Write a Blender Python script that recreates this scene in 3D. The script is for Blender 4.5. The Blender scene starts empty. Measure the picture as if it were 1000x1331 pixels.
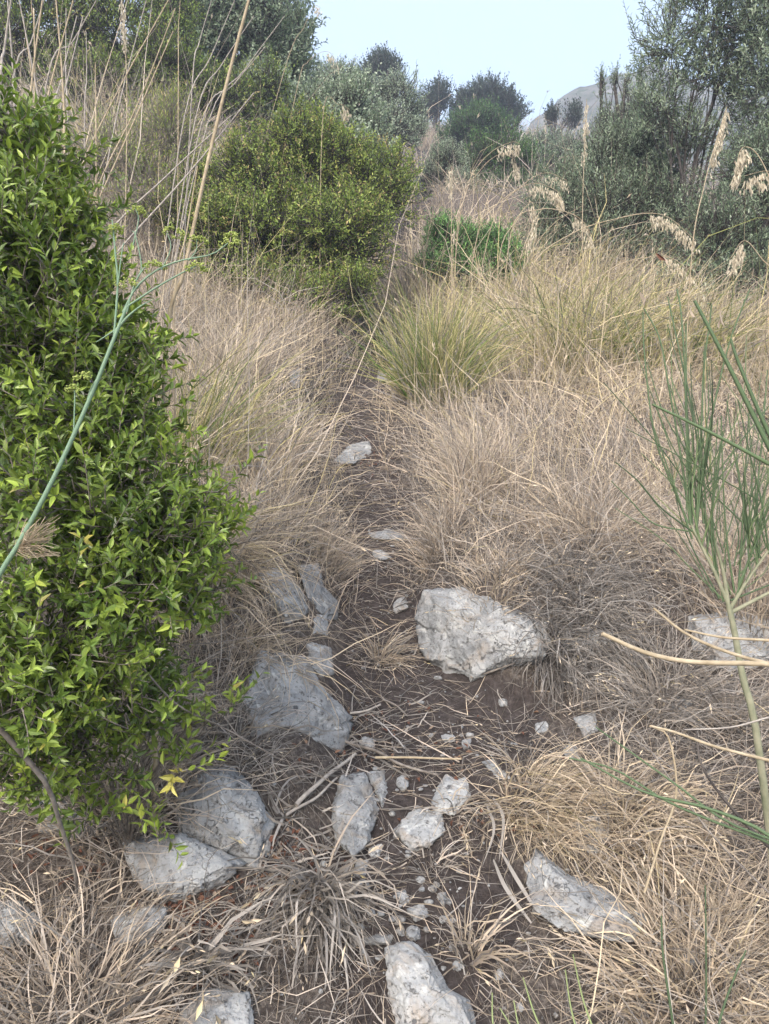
import bpy, math, random
import numpy as np
from math import radians
rng = np.random.default_rng(7)
random.seed(7)
scene = bpy.context.scene
COL = scene.collection

# ------------------------------------------------------------------ camera, sky, sun, exposure
cam_d = bpy.data.cameras.new('camera')
cam = bpy.data.objects.new('camera', cam_d); COL.objects.link(cam)
cam.location = (0, 0, 0); cam.rotation_euler = (radians(90), 0, 0)
cam_d.sensor_fit = 'HORIZONTAL'; cam_d.sensor_width = 36; cam_d.lens = 36
cam_d.clip_start = 0.05; cam_d.clip_end = 2000
scene.camera = cam
SUN_EL, SUN_ROT = radians(38), radians(200)
world = bpy.data.worlds.new('World'); scene.world = world; world.use_nodes = True
wn = world.node_tree; bg = wn.nodes['Background']
sky = wn.nodes.new('ShaderNodeTexSky'); sky.sky_type = 'NISHITA'; sky.sun_disc = False
sky.sun_elevation = SUN_EL; sky.sun_rotation = SUN_ROT
sky.air_density = 1.0; sky.dust_density = 5.0; sky.ozone_density = .6
veil = wn.nodes.new('ShaderNodeMix'); veil.data_type = 'RGBA'; veil.inputs[0].default_value = .55      # thin high veil over the blue
wn.links.new(sky.outputs[0], veil.inputs[6]); veil.inputs[7].default_value = (2.05, 2.38, 2.75, 1)
wn.links.new(veil.outputs[2], bg.inputs[0]); bg.inputs[1].default_value = 0.15
sd = bpy.data.lights.new('sun', 'SUN'); sd.energy = 0.9; sd.angle = radians(28); sd.color = (1, 0.985, 0.96)
sun = bpy.data.objects.new('sun', sd); COL.objects.link(sun)
# direction towards the sun (azimuth measured as in the sky texture: from +Y, clockwise seen from above)
sun.rotation_euler = (math.pi/2 - SUN_EL, 0, math.pi - SUN_ROT)
vs = scene.view_settings
vs.view_transform = 'Standard'; vs.look = 'None'; vs.gamma = 1; vs.use_curve_mapping = False
vs.exposure = 1.92
scene.cycles.max_bounces = 7; scene.cycles.diffuse_bounces = 5; scene.cycles.transparent_max_bounces = 8
scene.cycles.transmission_bounces = 3; scene.cycles.glossy_bounces = 2
scene.cycles.use_denoising = True
scene.cycles.use_adaptive_sampling = True; scene.cycles.adaptive_threshold = 0.02

# ------------------------------------------------------------------ noise
def _hash(ix, iy, iz, seed):
    h = (ix*374761393 + iy*668265263 + iz*2147483647 + seed*974634777) & 0xffffffff
    h = ((h ^ (h >> 13))*1274126177) & 0xffffffff
    h = ((h ^ (h >> 16))*2246822519) & 0xffffffff
    return ((h ^ (h >> 15)) & 0xffffff)/float(0xffffff)
def vnoise(p, seed=0):
    p = np.asarray(p, float); i = np.floor(p).astype(np.int64); f = p - i; f = f*f*(3-2*f)
    r = 0
    for dx in (0, 1):
        for dy in (0, 1):
            for dz in (0, 1):
                w = (f[..., 0] if dx else 1-f[..., 0])*(f[..., 1] if dy else 1-f[..., 1])*(f[..., 2] if dz else 1-f[..., 2])
                r = r + w*_hash(i[..., 0]+dx, i[..., 1]+dy, i[..., 2]+dz, seed)
    return r*2-1
def fbm(p, octv=4, seed=0, gain=.5):
    a, s, r = 1, 0, 0; p = np.asarray(p, float)
    for k in range(octv):
        r = r + a*vnoise(p*(2.03**k), seed+k); s += a; a *= gain
    return r/s
def n2(x, y, sc, seed=0, o=3):
    return fbm(np.stack([x*sc, y*sc, np.zeros_like(x)+.37], -1), o, seed)
def sst(a, b, x):
    t = np.clip((x-a)/(b-a), 0, 1); return t*t*(3-2*t)

# ------------------------------------------------------------------ terrain
PR = np.array([(1331,550,1.45,.12),(1180,560,1.68,.14),(1000,540,2.05,.14),(930,530,2.3,.26),(850,500,2.6,.13),(770,490,2.95,.12),
      (700,505,3.35,.12),(640,495,3.8,.13),(570,455,4.5,.15),(520,475,5.2,.16),(470,505,6.2,.14),(440,500,7.0,.1),(380,505,9.0,.10),
      (300,535,13.,.2),(240,553,19.,.3),(195,560,28.,.4),(160,560,40.,.5)], float)
_y = PR[:, 2]; _z = (665-PR[:, 0])/1000*_y; _px = (PR[:, 1]-500)/1000*_y
_y = np.concatenate([[-30, -5, 0.3], _y, [46, 70, 120, 400]]); _z = np.concatenate([[-16, -4.0, -1.45], _z, [21.2, 12, -10, -60]])
_px = np.concatenate([[.1, .1, .08], _px, [2.5]*4]); _hw = np.concatenate([[.1]*3, PR[:, 3], [.5]*4])
yy = np.concatenate([np.arange(-30, 12, .02), np.arange(12, 400, .5)])
def _smooth(v, k): return np.convolve(np.pad(v, k, mode='edge'), np.ones(2*k+1)/(2*k+1), 'valid')
PZ = _smooth(np.interp(yy, _y, _z), 6); PX = _smooth(np.interp(yy, _y, _px), 8); HW = _smooth(np.interp(yy, _y, _hw), 4)
def pathx(y): return np.interp(y, yy, PX)
def pathw(y): return np.interp(y, yy, HW)
def H(x, y, fine=True):
    x = np.asarray(x, float); y = np.asarray(y, float)
    z = np.interp(y, yy, PZ); u = x-pathx(y); hw = pathw(y)
    hr = np.interp(y, [1.2, 2.3, 2.55, 3.4, 5, 8, 15, 40], [0, .02, .27, .26, .2, .3, .3, 0])
    hl = np.interp(y, [1.2, 1.7, 1.95, 2.6, 4, 6, 9, 15, 40], [0, .03, .16, .33, .38, .35, .5, .6, 0])
    z = z + hr*sst(hw*.8, hw+.2, u) + hl*sst(hw*.9, hw+.28, -u)
    z = z + np.clip(u-.4, 0, 6)*.03 + np.clip(-u-.4, 0, 8)*.12
    far = sst(8, 20, y)
    z = z + far*(-.17*np.clip(u, -14, 30)) - sst(6, 40, np.abs(u)-4)*6*far
    if fine:
        z = z + n2(x, y, 2.2, 3)*.035*sst(0, .3, np.abs(u)) + n2(x, y, .5, 9)*.25*sst(5, 12, y)
    return z
def pt(px, py, d):
    return np.array([(px-500)/1000*d, d, (665-py)/1000*d])
DS = np.concatenate([np.arange(.7, 4, .01), np.arange(4, 12, .03), np.arange(12, 60, .15)])
def hit(px, py):
    x = (px-500)/1000*DS; z = (665-py)/1000*DS; b = np.nonzero(z < H(x, DS))[0]
    return DS[b[0]] if len(b) else 50.
def gpt(px, py):
    d = hit(px, py); return pt(px, py, d)
def gxy(x, y): return np.array([x, y, float(H(x, y))])

# ------------------------------------------------------------------ mesh helpers
def tag(o, label=None, cat=None, group=None, kind=None):
    if label: o['label'] = label
    if cat: o['category'] = cat
    if group: o['group'] = group
    if kind: o['kind'] = kind
    return o
def empty(name, loc, label=None, cat=None, group=None):
    o = bpy.data.objects.new(name, None); COL.objects.link(o); o.location = tuple(loc); o.empty_display_size = .1
    return tag(o, label, cat, group)
def mesh_obj(name, V, F, mat, parent=None, uv=None, smooth=False, attr=None):
    """V (n,3) world space, F list of (m,k) index arrays"""
    V = np.asarray(V, np.float32).reshape(-1, 3)
    if parent is not None: V = V - np.array(parent.location, np.float32)
    if not isinstance(F, list): F = [F]
    F = [np.asarray(f, np.int32) for f in F if len(f)]
    me = bpy.data.meshes.new(name)
    nl = sum(f.size for f in F); nf = sum(len(f) for f in F)
    me.vertices.add(len(V)); me.vertices.foreach_set('co', V.ravel())
    me.loops.add(nl); lv = np.concatenate([f.ravel() for f in F]); me.loops.foreach_set('vertex_index', lv)
    sizes = np.concatenate([np.full(len(f), f.shape[1], np.int32) for f in F])
    starts = np.concatenate([[0], np.cumsum(sizes)[:-1]]).astype(np.int32)
    me.polygons.add(nf); me.polygons.foreach_set('loop_start', starts)
    me.polygons.foreach_set('use_smooth', np.full(nf, bool(smooth)))
    if uv is not None:
        l = me.uv_layers.new(name='UVMap'); l.data.foreach_set('uv', np.asarray(uv, np.float32)[lv].ravel())
    if attr:
        for k, v in attr.items():
            a = me.attributes.new(k, 'FLOAT', 'POINT'); a.data.foreach_set('value', np.asarray(v, np.float32))
    me.update(calc_edges=True)
    me.materials.append(mat)
    o = bpy.data.objects.new(name, me); COL.objects.link(o)
    if parent is not None: o.parent = parent
    return o
def nrm(v): return v/np.maximum(np.linalg.norm(v, axis=-1, keepdims=True), 1e-9)
class Geo:
    def __init__(s): s.V = []; s.U = []; s.F = []; s.n = 0
    def add(s, V, F, U):
        V = np.asarray(V).reshape(-1, 3); s.V.append(V); s.U.append(np.asarray(U).reshape(-1, 2))
        s.F.extend([np.asarray(f)+s.n for f in (F if isinstance(F, list) else [F])]); s.n += len(V)
    def build(s, name, mat, parent=None, smooth=False):
        by = {}
        for f in s.F: by.setdefault(f.shape[1], []).append(f)
        return mesh_obj(name, np.concatenate(s.V), [np.concatenate(v) for v in by.values()], mat, parent, np.concatenate(s.U), smooth)

def blades(g, base, az, L, W, a0, k, col, segs=4, wob=.25, ground=False):
    """ribbon blades: a0 start angle from vertical, k added angle over the length"""
    N = len(base)
    if N == 0: return
    az = np.asarray(az) + np.zeros(N); a0 = np.asarray(a0)+np.zeros(N); k = np.asarray(k)+np.zeros(N)
    L = np.asarray(L)+np.zeros(N); W = np.asarray(W)+np.zeros(N); col = np.asarray(col)+np.zeros(N)
    P = np.zeros((N, segs+1, 3)); P[:, 0] = base
    tw = rng.uniform(0, math.pi, N)
    daz = rng.normal(0, wob, N); D = []
    for i in range(segs):
        t = (i+.5)/segs
        a = a0 + k*t + rng.normal(0, wob*.35, N); z = az + daz*(t-.3)*2
        d = np.stack([np.sin(a)*np.cos(z), np.sin(a)*np.sin(z), np.cos(a)], -1); D.append(d)
        P[:, i+1] = P[:, i] + d*(L/segs)[:, None]
    if ground:
        hz = H(P[..., 0], P[..., 1])+.004; P[..., 2] = np.maximum(P[..., 2], hz)
    D.append(D[-1]); D = np.stack(D, 1)
    ref = np.stack([np.cos(tw), np.sin(tw), 0*tw+.2], -1)[:, None, :]
    S = nrm(np.cross(D, ref))
    t = np.linspace(0, 1, segs+1); w = (W[:, None]*(1-t**2*.85)[None])[..., None]*.5
    V = np.stack([P-S*w, P+S*w], 2).reshape(N, -1, 3)
    idx = (np.arange(N)*(segs+1)*2)[:, None]
    F = [np.stack([idx[:, 0]+2*i, idx[:, 0]+2*i+1, idx[:, 0]+2*i+3, idx[:, 0]+2*i+2], -1) for i in range(segs)]
    U = np.stack([np.repeat(np.clip(col, .005, .995)[:, None], (segs+1)*2, 1), np.tile(np.repeat(t, 2), (N, 1))], -1)
    g.add(V, F, U)
    return P

def ears(g, P, col, frac, wd):
    """small dry seed ears on the tips of some blades"""
    s = np.nonzero(rng.random(len(P)) < frac)[0]
    for q in range(3):
        ax = P[s, -1]-P[s, -2]
        leaves(g, P[s, -1]-nrm(ax)*.012*q, ax+rdir(len(s))*.35*np.linalg.norm(ax, axis=1, keepdims=True), rdir(len(s)), .016*wd/.0025*rng.uniform(.6, 1.2, len(s)), wd*1.5, np.clip(.56+rng.normal(0, .06, len(s)), 0, 1), True)
def tubes(g, P, R, sides=5, u=None):
    """P (N,S,3) polylines, R (N,S) radii"""
    P = np.asarray(P, float); N, S, _ = P.shape; R = np.asarray(R, float)*np.ones((N, S))
    T = nrm(np.gradient(P, axis=1))
    m = nrm(P[:, -1]-P[:, 0]); ref = np.where(np.abs(m[:, 2:3]) > .8, np.array([[1., .1, 0]]), np.array([[0, .1, 1.]]))[:, None, :]
    A = nrm(np.cross(T, ref)); B = np.cross(T, A)
    an = np.arange(sides)*2*math.pi/sides
    V = P[:, :, None, :]+R[:, :, None, None]*(A[:, :, None, :]*np.cos(an)[None, None, :, None]+B[:, :, None, :]*np.sin(an)[None, None, :, None])
    i0 = (np.arange(N)*S*sides)[:, None, None]; s = (np.arange(S-1)*sides)[None, :, None]; k = np.arange(sides)[None, None, :]; k2 = (k+1) % sides
    F = np.stack(np.broadcast_arrays(i0+s+k, i0+s+k2, i0+s+sides+k2, i0+s+sides+k), -1).reshape(-1, 4)
    if u is None: u = rng.random(N)
    U = np.stack(np.broadcast_arrays((np.asarray(u)+np.zeros(N))[:, None, None], np.linspace(0, 1, S)[None, :, None]+np.zeros((N, S, sides))), -1)
    g.add(V, F, U)
def curve(pts, n=14):
    """Catmull-Rom resampling of a polyline"""
    p = np.asarray(pts, float)
    if len(p) == 2: return p[0]+(p[1]-p[0])*np.linspace(0, 1, n)[:, None]
    q = np.vstack([2*p[0]-p[1], p, 2*p[-1]-p[-2]]); out = []
    for t in np.linspace(0, len(p)-1-1e-6, n):
        i = int(t); f = t-i; a, b, c, d = q[i:i+4]
        out.append(.5*((2*b)+(-a+c)*f+(2*a-5*b+4*c-d)*f*f+(-a+3*b-3*c+d)*f**3))
    return np.array(out)
def pcurve(pp, d, n=14):
    d = np.linspace(d[0], d[1], len(pp)) if isinstance(d, tuple) else np.full(len(pp), d)
    return curve([pt(a, b, e) for (a, b), e in zip(pp, d)], n)

def leaves(g, pos, ax, nr, L, W, col, simple=False, fold=.25):
    N = len(pos); L = (np.asarray(L)+np.zeros(N))[:, None]; W = (np.asarray(W)+np.zeros(N))[:, None]
    ax = nrm(ax); nr = nrm(nr-ax*(nr*ax).sum(-1, keepdims=True)); sd = np.cross(ax, nr)
    if simple:
        V = np.stack([pos, pos+ax*L*.5-sd*W*.5+nr*W*.15, pos+ax*L, pos+ax*L*.5+sd*W*.5+nr*W*.15], 1)
        i = np.arange(N)*4; F = np.stack([i, i+1, i+2, i+3], -1); nv = 4; tv = np.array([0, .5, 1, .5])
        F = [F]
    else:
        dr = -nr*L*.12
        V = np.stack([pos, pos+ax*L*.3-sd*W*.48+nr*W*fold, pos+ax*L*.3, pos+ax*L*.3+sd*W*.48+nr*W*fold,
                      pos+ax*L*.65-sd*W*.36+nr*W*fold*.8+dr*.4, pos+ax*L*.65+dr*.4, pos+ax*L*.65+sd*W*.36+nr*W*fold*.8+dr*.4, pos+ax*L+dr], 1)
        i = np.arange(N)*8
        T = [(0, 1, 2), (0, 2, 3), (4, 7, 5), (5, 7, 6)]; Q = [(1, 4, 5, 2), (2, 5, 6, 3)]
        F = [np.stack([i+a for a in t], -1) for t in T]+[np.stack([i+a for a in t], -1) for t in Q]; nv = 8
        tv = np.array([0, .3, .3, .3, .65, .65, .65, 1])
    U = np.stack([np.repeat(np.clip(np.asarray(col)+np.zeros(N), .005, .995)[:, None], nv, 1), np.tile(tv, (N, 1))], -1)
    g.add(V, F, U)
def rdir(n):
    return nrm(rng.normal(size=(n, 3)))

# ------------------------------------------------------------------ materials
def newmat(name):
    m = bpy.data.materials.new(name); m.use_nodes = True; nt = m.node_tree; nt.nodes.clear()
    return m, nt, nt.nodes, nt.links
def ramp(nd, stops):
    r = nd.new('ShaderNodeValToRGB'); e = r.color_ramp.elements
    while len(e) < len(stops): e.new(.5)
    for i, (p, c) in enumerate(stops): e[i].position = p; e[i].color = (*c, 1)
    return r
def leafmat(name, stops, rough=.5, trans=.3, spec=.4, lo=.75, hi=1.25):
    m, nt, nd, ln = newmat(name)
    uv = nd.new('ShaderNodeUVMap'); uv.uv_map = 'UVMap'; sx = nd.new('ShaderNodeSeparateXYZ'); ln.new(uv.outputs[0], sx.inputs[0])
    r = ramp(nd, stops); ln.new(sx.outputs[0], r.inputs[0])
    isl = nd.new('ShaderNodeNewGeometry')
    mr = nd.new('ShaderNodeMapRange'); mr.inputs[3].default_value = lo; mr.inputs[4].default_value = hi; ln.new(isl.outputs['Random Per Island'], mr.inputs[0])
    mul = nd.new('ShaderNodeMix'); mul.data_type = 'RGBA'; mul.blend_type = 'MULTIPLY'; mul.inputs[0].default_value = 1
    ln.new(r.outputs[0], mul.inputs[6]); ln.new(mr.outputs[0], mul.inputs[7])
    c = mul.outputs[2]
    pb = nd.new('ShaderNodeBsdfPrincipled'); pb.inputs['Roughness'].default_value = rough; pb.inputs['Specular IOR Level'].default_value = spec
    ln.new(c, pb.inputs['Base Color'])
    out = nd.new('ShaderNodeOutputMaterial')
    if trans > 0:
        tr = nd.new('ShaderNodeBsdfTranslucent'); ln.new(c, tr.inputs[0]); mx = nd.new('ShaderNodeMixShader'); mx.inputs[0].default_value = trans
        ln.new(pb.outputs[0], mx.inputs[1]); ln.new(tr.outputs[0], mx.inputs[2]); ln.new(mx.outputs[0], out.inputs[0])
    else: ln.new(pb.outputs[0], out.inputs[0])
    return m
M = {}
M['grass'] = leafmat('grass_blades', [(0, (.11, .095, .085)), (.18, (.30, .28, .26)), (.32, (.40, .36, .32)), (.45, (.50, .415, .33)), (.6, (.59, .49, .355)),
                                      (.74, (.52, .44, .22)), (.86, (.27, .28, .10)), (1, (.10, .17, .045))], .65, .25, .2, .45, 1.45)
M['myrtle'] = leafmat('myrtle_leaf', [(0, (.045, .085, .018)), (.3, (.095, .155, .027)), (.62, (.185, .255, .045)), (.85, (.29, .38, .06)), (.98, (.40, .44, .08)), (1, (.42, .36, .10))], .38, .3, .5, .6, 1.4)
M['mastic'] = leafmat('shrub_leaf', [(0, (.09, .14, .035)), (.35, (.19, .27, .06)), (.7, (.31, .39, .085)), (.93, (.44, .46, .13)), (1, (.46, .36, .17))], .45, .35, .4)
M['darkleaf'] = leafmat('dark_shrub_leaf', [(0, (.045, .10, .035)), (.5, (.09, .18, .06)), (1, (.18, .29, .09))], .5, .35, .4)
M['bushleaf'] = leafmat('round_bush_leaf', [(0, (.06, .14, .045)), (.5, (.13, .30, .085)), (1, (.26, .45, .14))], .5, .25, .4)
M['olive'] = leafmat('olive_leaf', [(0, (.095, .13, .075)), (.45, (.19, .25, .15)), (.8, (.33, .40, .26)), (1, (.48, .54, .40))], .5, .4, .4)
M['pine'] = leafmat('far_crown_leaf', [(0, (.03, .05, .035)), (.6, (.06, .085, .06)), (1, (.11, .14, .09))], .6, .15, .3)
M['broom'] = leafmat('broom_stem', [(0, (.045, .07, .035)), (.5, (.085, .125, .062)), (.85, (.15, .20, .09)), (1, (.27, .28, .12))], .6, 0, .25, .6, 1.4)
M['fennel'] = leafmat('fennel_stem', [(0, (.10, .17, .11)), (.6, (.17, .25, .16)), (1, (.34, .40, .20))], .45, 0, .4)
M['umbel'] = leafmat('umbel_flower', [(0, (.28, .36, .08)), (1, (.50, .55, .18))], .6, .3, .3)
M['spike'] = leafmat('spikelet', [(0, (.42, .37, .28)), (1, (.68, .61, .48))], .7, .3, .2)
M['litter'] = leafmat('dead_leaf', [(0, (.09, .045, .03)), (.5, (.17, .08, .055)), (.8, (.24, .15, .10)), (1, (.34, .28, .22))], .8, .1, .2)

def woodmat(name, c1, c2, sc=60):
    m, nt, nd, ln = newmat(name)
    tc = nd.new('ShaderNodeTexCoord'); no = nd.new('ShaderNodeTexNoise'); no.inputs['Scale'].default_value = sc; no.inputs['Detail'].default_value = 4
    ln.new(tc.outputs['Object'], no.inputs[0]); r = ramp(nd, [(.3, c1), (.7, c2)]); ln.new(no.outputs[0], r.inputs[0])
    pb = nd.new('ShaderNodeBsdfPrincipled'); pb.inputs['Roughness'].default_value = .8; pb.inputs['Specular IOR Level'].default_value = .2
    ln.new(r.outputs[0], pb.inputs['Base Color']); bp = nd.new('ShaderNodeBump'); bp.inputs['Strength'].default_value = .4; bp.inputs['Distance'].default_value = .002
    ln.new(no.outputs[0], bp.inputs['Height']); ln.new(bp.outputs[0], pb.inputs['Normal'])
    out = nd.new('ShaderNodeOutputMaterial'); ln.new(pb.outputs[0], out.inputs[0]); return m
M['bark'] = woodmat('grey_bark', (.10, .085, .075), (.26, .23, .20))
M['darkbark'] = woodmat('dark_bark', (.035, .03, .028), (.10, .085, .075), 20)
M['straw'] = woodmat('straw_stem', (.27, .215, .14), (.44, .365, .26))
M['greystem'] = woodmat('bleached_stem', (.24, .21, .19), (.42, .38, .33))
M['broombark'] = woodmat('broom_bark', (.15, .16, .10), (.28, .27, .19), 40)

def rockmat():
    m, nt, nd, ln = newmat('limestone')
    tc = nd.new('ShaderNodeTexCoord'); oi = nd.new('ShaderNodeObjectInfo')
    ge = nd.new('ShaderNodeNewGeometry'); P = ge.outputs['Position']
    def noise(s, d=5, r=.6, dist=0):
        n = nd.new('ShaderNodeTexNoise'); n.inputs['Scale'].default_value = s; n.inputs['Detail'].default_value = d; n.inputs['Roughness'].default_value = r
        n.inputs['Distortion'].default_value = dist; ln.new(P, n.inputs[0]); return n
    def mix(f, a, b, bt='MIX'):
        x = nd.new('ShaderNodeMix'); x.data_type = 'RGBA'; x.blend_type = bt
        for s, v in ((0, f), (6, a), (7, b)):
            if hasattr(v, 'links'): ln.new(v, x.inputs[s])
            elif s == 0: x.inputs[0].default_value = v
            else: x.inputs[s].default_value = (*v, 1)
        return x.outputs[2]
    def cr(src, a, b):
        r = ramp(nd, [(a, (0, 0, 0)), (b, (1, 1, 1))]); ln.new(src, r.inputs[0]); return r.outputs[0]
    base = ramp(nd, [(.3, (.175, .18, .185)), (.5, (.295, .30, .302)), (.72, (.45, .45, .44))]); ln.new(noise(14, 6, .62, .6).outputs[0], base.inputs[0])
    c = mix(cr(noise(9, 5, .65, 1.2).outputs[0], .52, .70), base.outputs[0], (.29, .25, .21))
    c = mix(cr(noise(45, 5, .7).outputs[0], .57, .64), c, (.10, .098, .098))
    c = mix(cr(noise(130, 4, .7).outputs[0], .57, .66), c, (.13, .125, .12))
    c = mix(cr(noise(26, 4, .6, .4).outputs[0], .60, .70), c, (.48, .48, .465))
    # cracks
    dn = noise(12, 3); vo = nd.new('ShaderNodeTexVoronoi'); vo.feature = 'DISTANCE_TO_EDGE'; vo.inputs['Scale'].default_value = 11
    va = nd.new('ShaderNodeVectorMath'); va.operation = 'MULTIPLY_ADD'; va.inputs[1].default_value = (.22, .22, .22); ln.new(dn.outputs['Color'], va.inputs[0]); ln.new(P, va.inputs[2])
    ln.new(va.outputs[0], vo.inputs[0])
    crk = cr(vo.outputs['Distance'], .0, .018)
    gate = cr(noise(7, 3).outputs[0], .52, .62)
    inv = nd.new('ShaderNodeMath'); inv.operation = 'SUBTRACT'; inv.inputs[0].default_value = 1; ln.new(crk, inv.inputs[1])
    cg = nd.new('ShaderNodeMath'); cg.operation = 'MULTIPLY'; ln.new(inv.outputs[0], cg.inputs[0]); ln.new(gate, cg.inputs[1])
    cc = nd.new('ShaderNodeMath'); cc.operation = 'MULTIPLY'; cc.inputs[1].default_value = .4; ln.new(cg.outputs[0], cc.inputs[0])
    c = mix(cc.outputs[0], c, (.09, .08, .075))
    mr = nd.new('ShaderNodeMapRange'); mr.inputs[3].default_value = .85; mr.inputs[4].default_value = 1.12; ln.new(oi.outputs['Random'], mr.inputs[0])
    c = mix(1, c, mr.outputs[0], 'MULTIPLY')
    pb = nd.new('ShaderNodeBsdfPrincipled'); pb.inputs['Roughness'].default_value = .85; pb.inputs['Specular IOR Level'].default_value = .25
    ln.new(c, pb.inputs['Base Color'])
    n1_ = noise(60, 8, .7); vo2 = nd.new('ShaderNodeTexVoronoi'); vo2.inputs['Scale'].default_value = 28; ln.new(va.outputs[0], vo2.inputs[0])
    h2 = nd.new('ShaderNodeMath'); h2.operation = 'MULTIPLY_ADD'; h2.inputs[1].default_value = .5; ln.new(vo2.outputs['Distance'], h2.inputs[0]); ln.new(n1_.outputs[0], h2.inputs[2])
    hs = nd.new('ShaderNodeMath'); hs.operation = 'SUBTRACT'; ln.new(h2.outputs[0], hs.inputs[0]); ln.new(cg.outputs[0], hs.inputs[1])
    b = nd.new('ShaderNodeBump'); b.inputs['Strength'].default_value = 1; b.inputs['Distance'].default_value = .006; ln.new(hs.outputs[0], b.inputs['Height']); ln.new(b.outputs[0], pb.inputs['Normal'])
    out = nd.new('ShaderNodeOutputMaterial'); ln.new(pb.outputs[0], out.inputs[0]); return m
M['rock'] = rockmat()
def groundmat():
    m, nt, nd, ln = newmat('soil_and_thatch')
    ge = nd.new('ShaderNodeNewGeometry'); P = ge.outputs['Position']
    def noise(s, d=6, r=.6):
        n = nd.new('ShaderNodeTexNoise'); n.inputs['Scale'].default_value = s; n.inputs['Detail'].default_value = d; n.inputs['Roughness'].default_value = r; ln.new(P, n.inputs[0]); return n.outputs[0]
    soil = ramp(nd, [(.3, (.045, .037, .034)), (.5, (.08, .066, .062)), (.68, (.13, .112, .105)), (.8, (.24, .22, .205))]); ln.new(noise(45, 8, .7), soil.inputs[0])
    th = ramp(nd, [(.3, (.05, .042, .037)), (.5, (.12, .10, .088)), (.7, (.30, .26, .225))]); ln.new(noise(70, 6, .7), th.inputs[0])
    at = nd.new('ShaderNodeAttribute'); at.attribute_name = 'thatch'
    ad = nd.new('ShaderNodeMath'); ad.operation = 'ADD'; ln.new(at.outputs['Fac'], ad.inputs[0]); ln.new(noise(8), ad.inputs[1])
    r = ramp(nd, [(.75, (0, 0, 0)), (1., (1, 1, 1))]); ln.new(ad.outputs[0], r.inputs[0])
    mx = nd.new('ShaderNodeMix'); mx.data_type = 'RGBA'; ln.new(r.outputs[0], mx.inputs[0]); ln.new(soil.outputs[0], mx.inputs[6]); ln.new(th.outputs[0], mx.inputs[7])
    pb = nd.new('ShaderNodeBsdfPrincipled'); pb.inputs['Roughness'].default_value = .95; pb.inputs['Specular IOR Level'].default_value = .1
    ln.new(mx.outputs[2], pb.inputs['Base Color'])
    b = nd.new('ShaderNodeBump'); b.inputs['Strength'].default_value = 1; b.inputs['Distance'].default_value = .022; ln.new(noise(55, 10, .75), b.inputs['Height']); ln.new(b.outputs[0], pb.inputs['Normal'])
    out = nd.new('ShaderNodeOutputMaterial'); ln.new(pb.outputs[0], out.inputs[0]); return m
M['ground'] = groundmat()
def mountmat():
    m, nt, nd, ln = newmat('rocky_mountain')
    ge = nd.new('ShaderNodeNewGeometry'); P = ge.outputs['Position']
    def noise(s, d=6, r=.6):
        n = nd.new('ShaderNodeTexNoise'); n.inputs['Scale'].default_value = s; n.inputs['Detail'].default_value = d; n.inputs['Roughness'].default_value = r; ln.new(P, n.inputs[0]); return n.outputs[0]
    a = ramp(nd, [(.38, (.07, .068, .066)), (.55, (.125, .12, .115)), (.7, (.22, .21, .20))]); ln.new(noise(.45, 8, .7), a.inputs[0])
    s = ramp(nd, [(.50, (0, 0, 0)), (.58, (1, 1, 1))]); ln.new(noise(1.0, 7, .7), s.inputs[0])
    mx = nd.new('ShaderNodeMix'); mx.data_type = 'RGBA'; ln.new(s.outputs[0], mx.inputs[0]); ln.new(a.outputs[0], mx.inputs[6]); mx.inputs[7].default_value = (.05, .065, .04, 1)
    pb = nd.new('ShaderNodeBsdfPrincipled'); pb.inputs['Roughness'].default_value = .95; ln.new(mx.outputs[2], pb.inputs['Base Color'])
    out = nd.new('ShaderNodeOutputMaterial'); ln.new(pb.outputs[0], out.inputs[0]); return m
M['mountain'] = mountmat()

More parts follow.
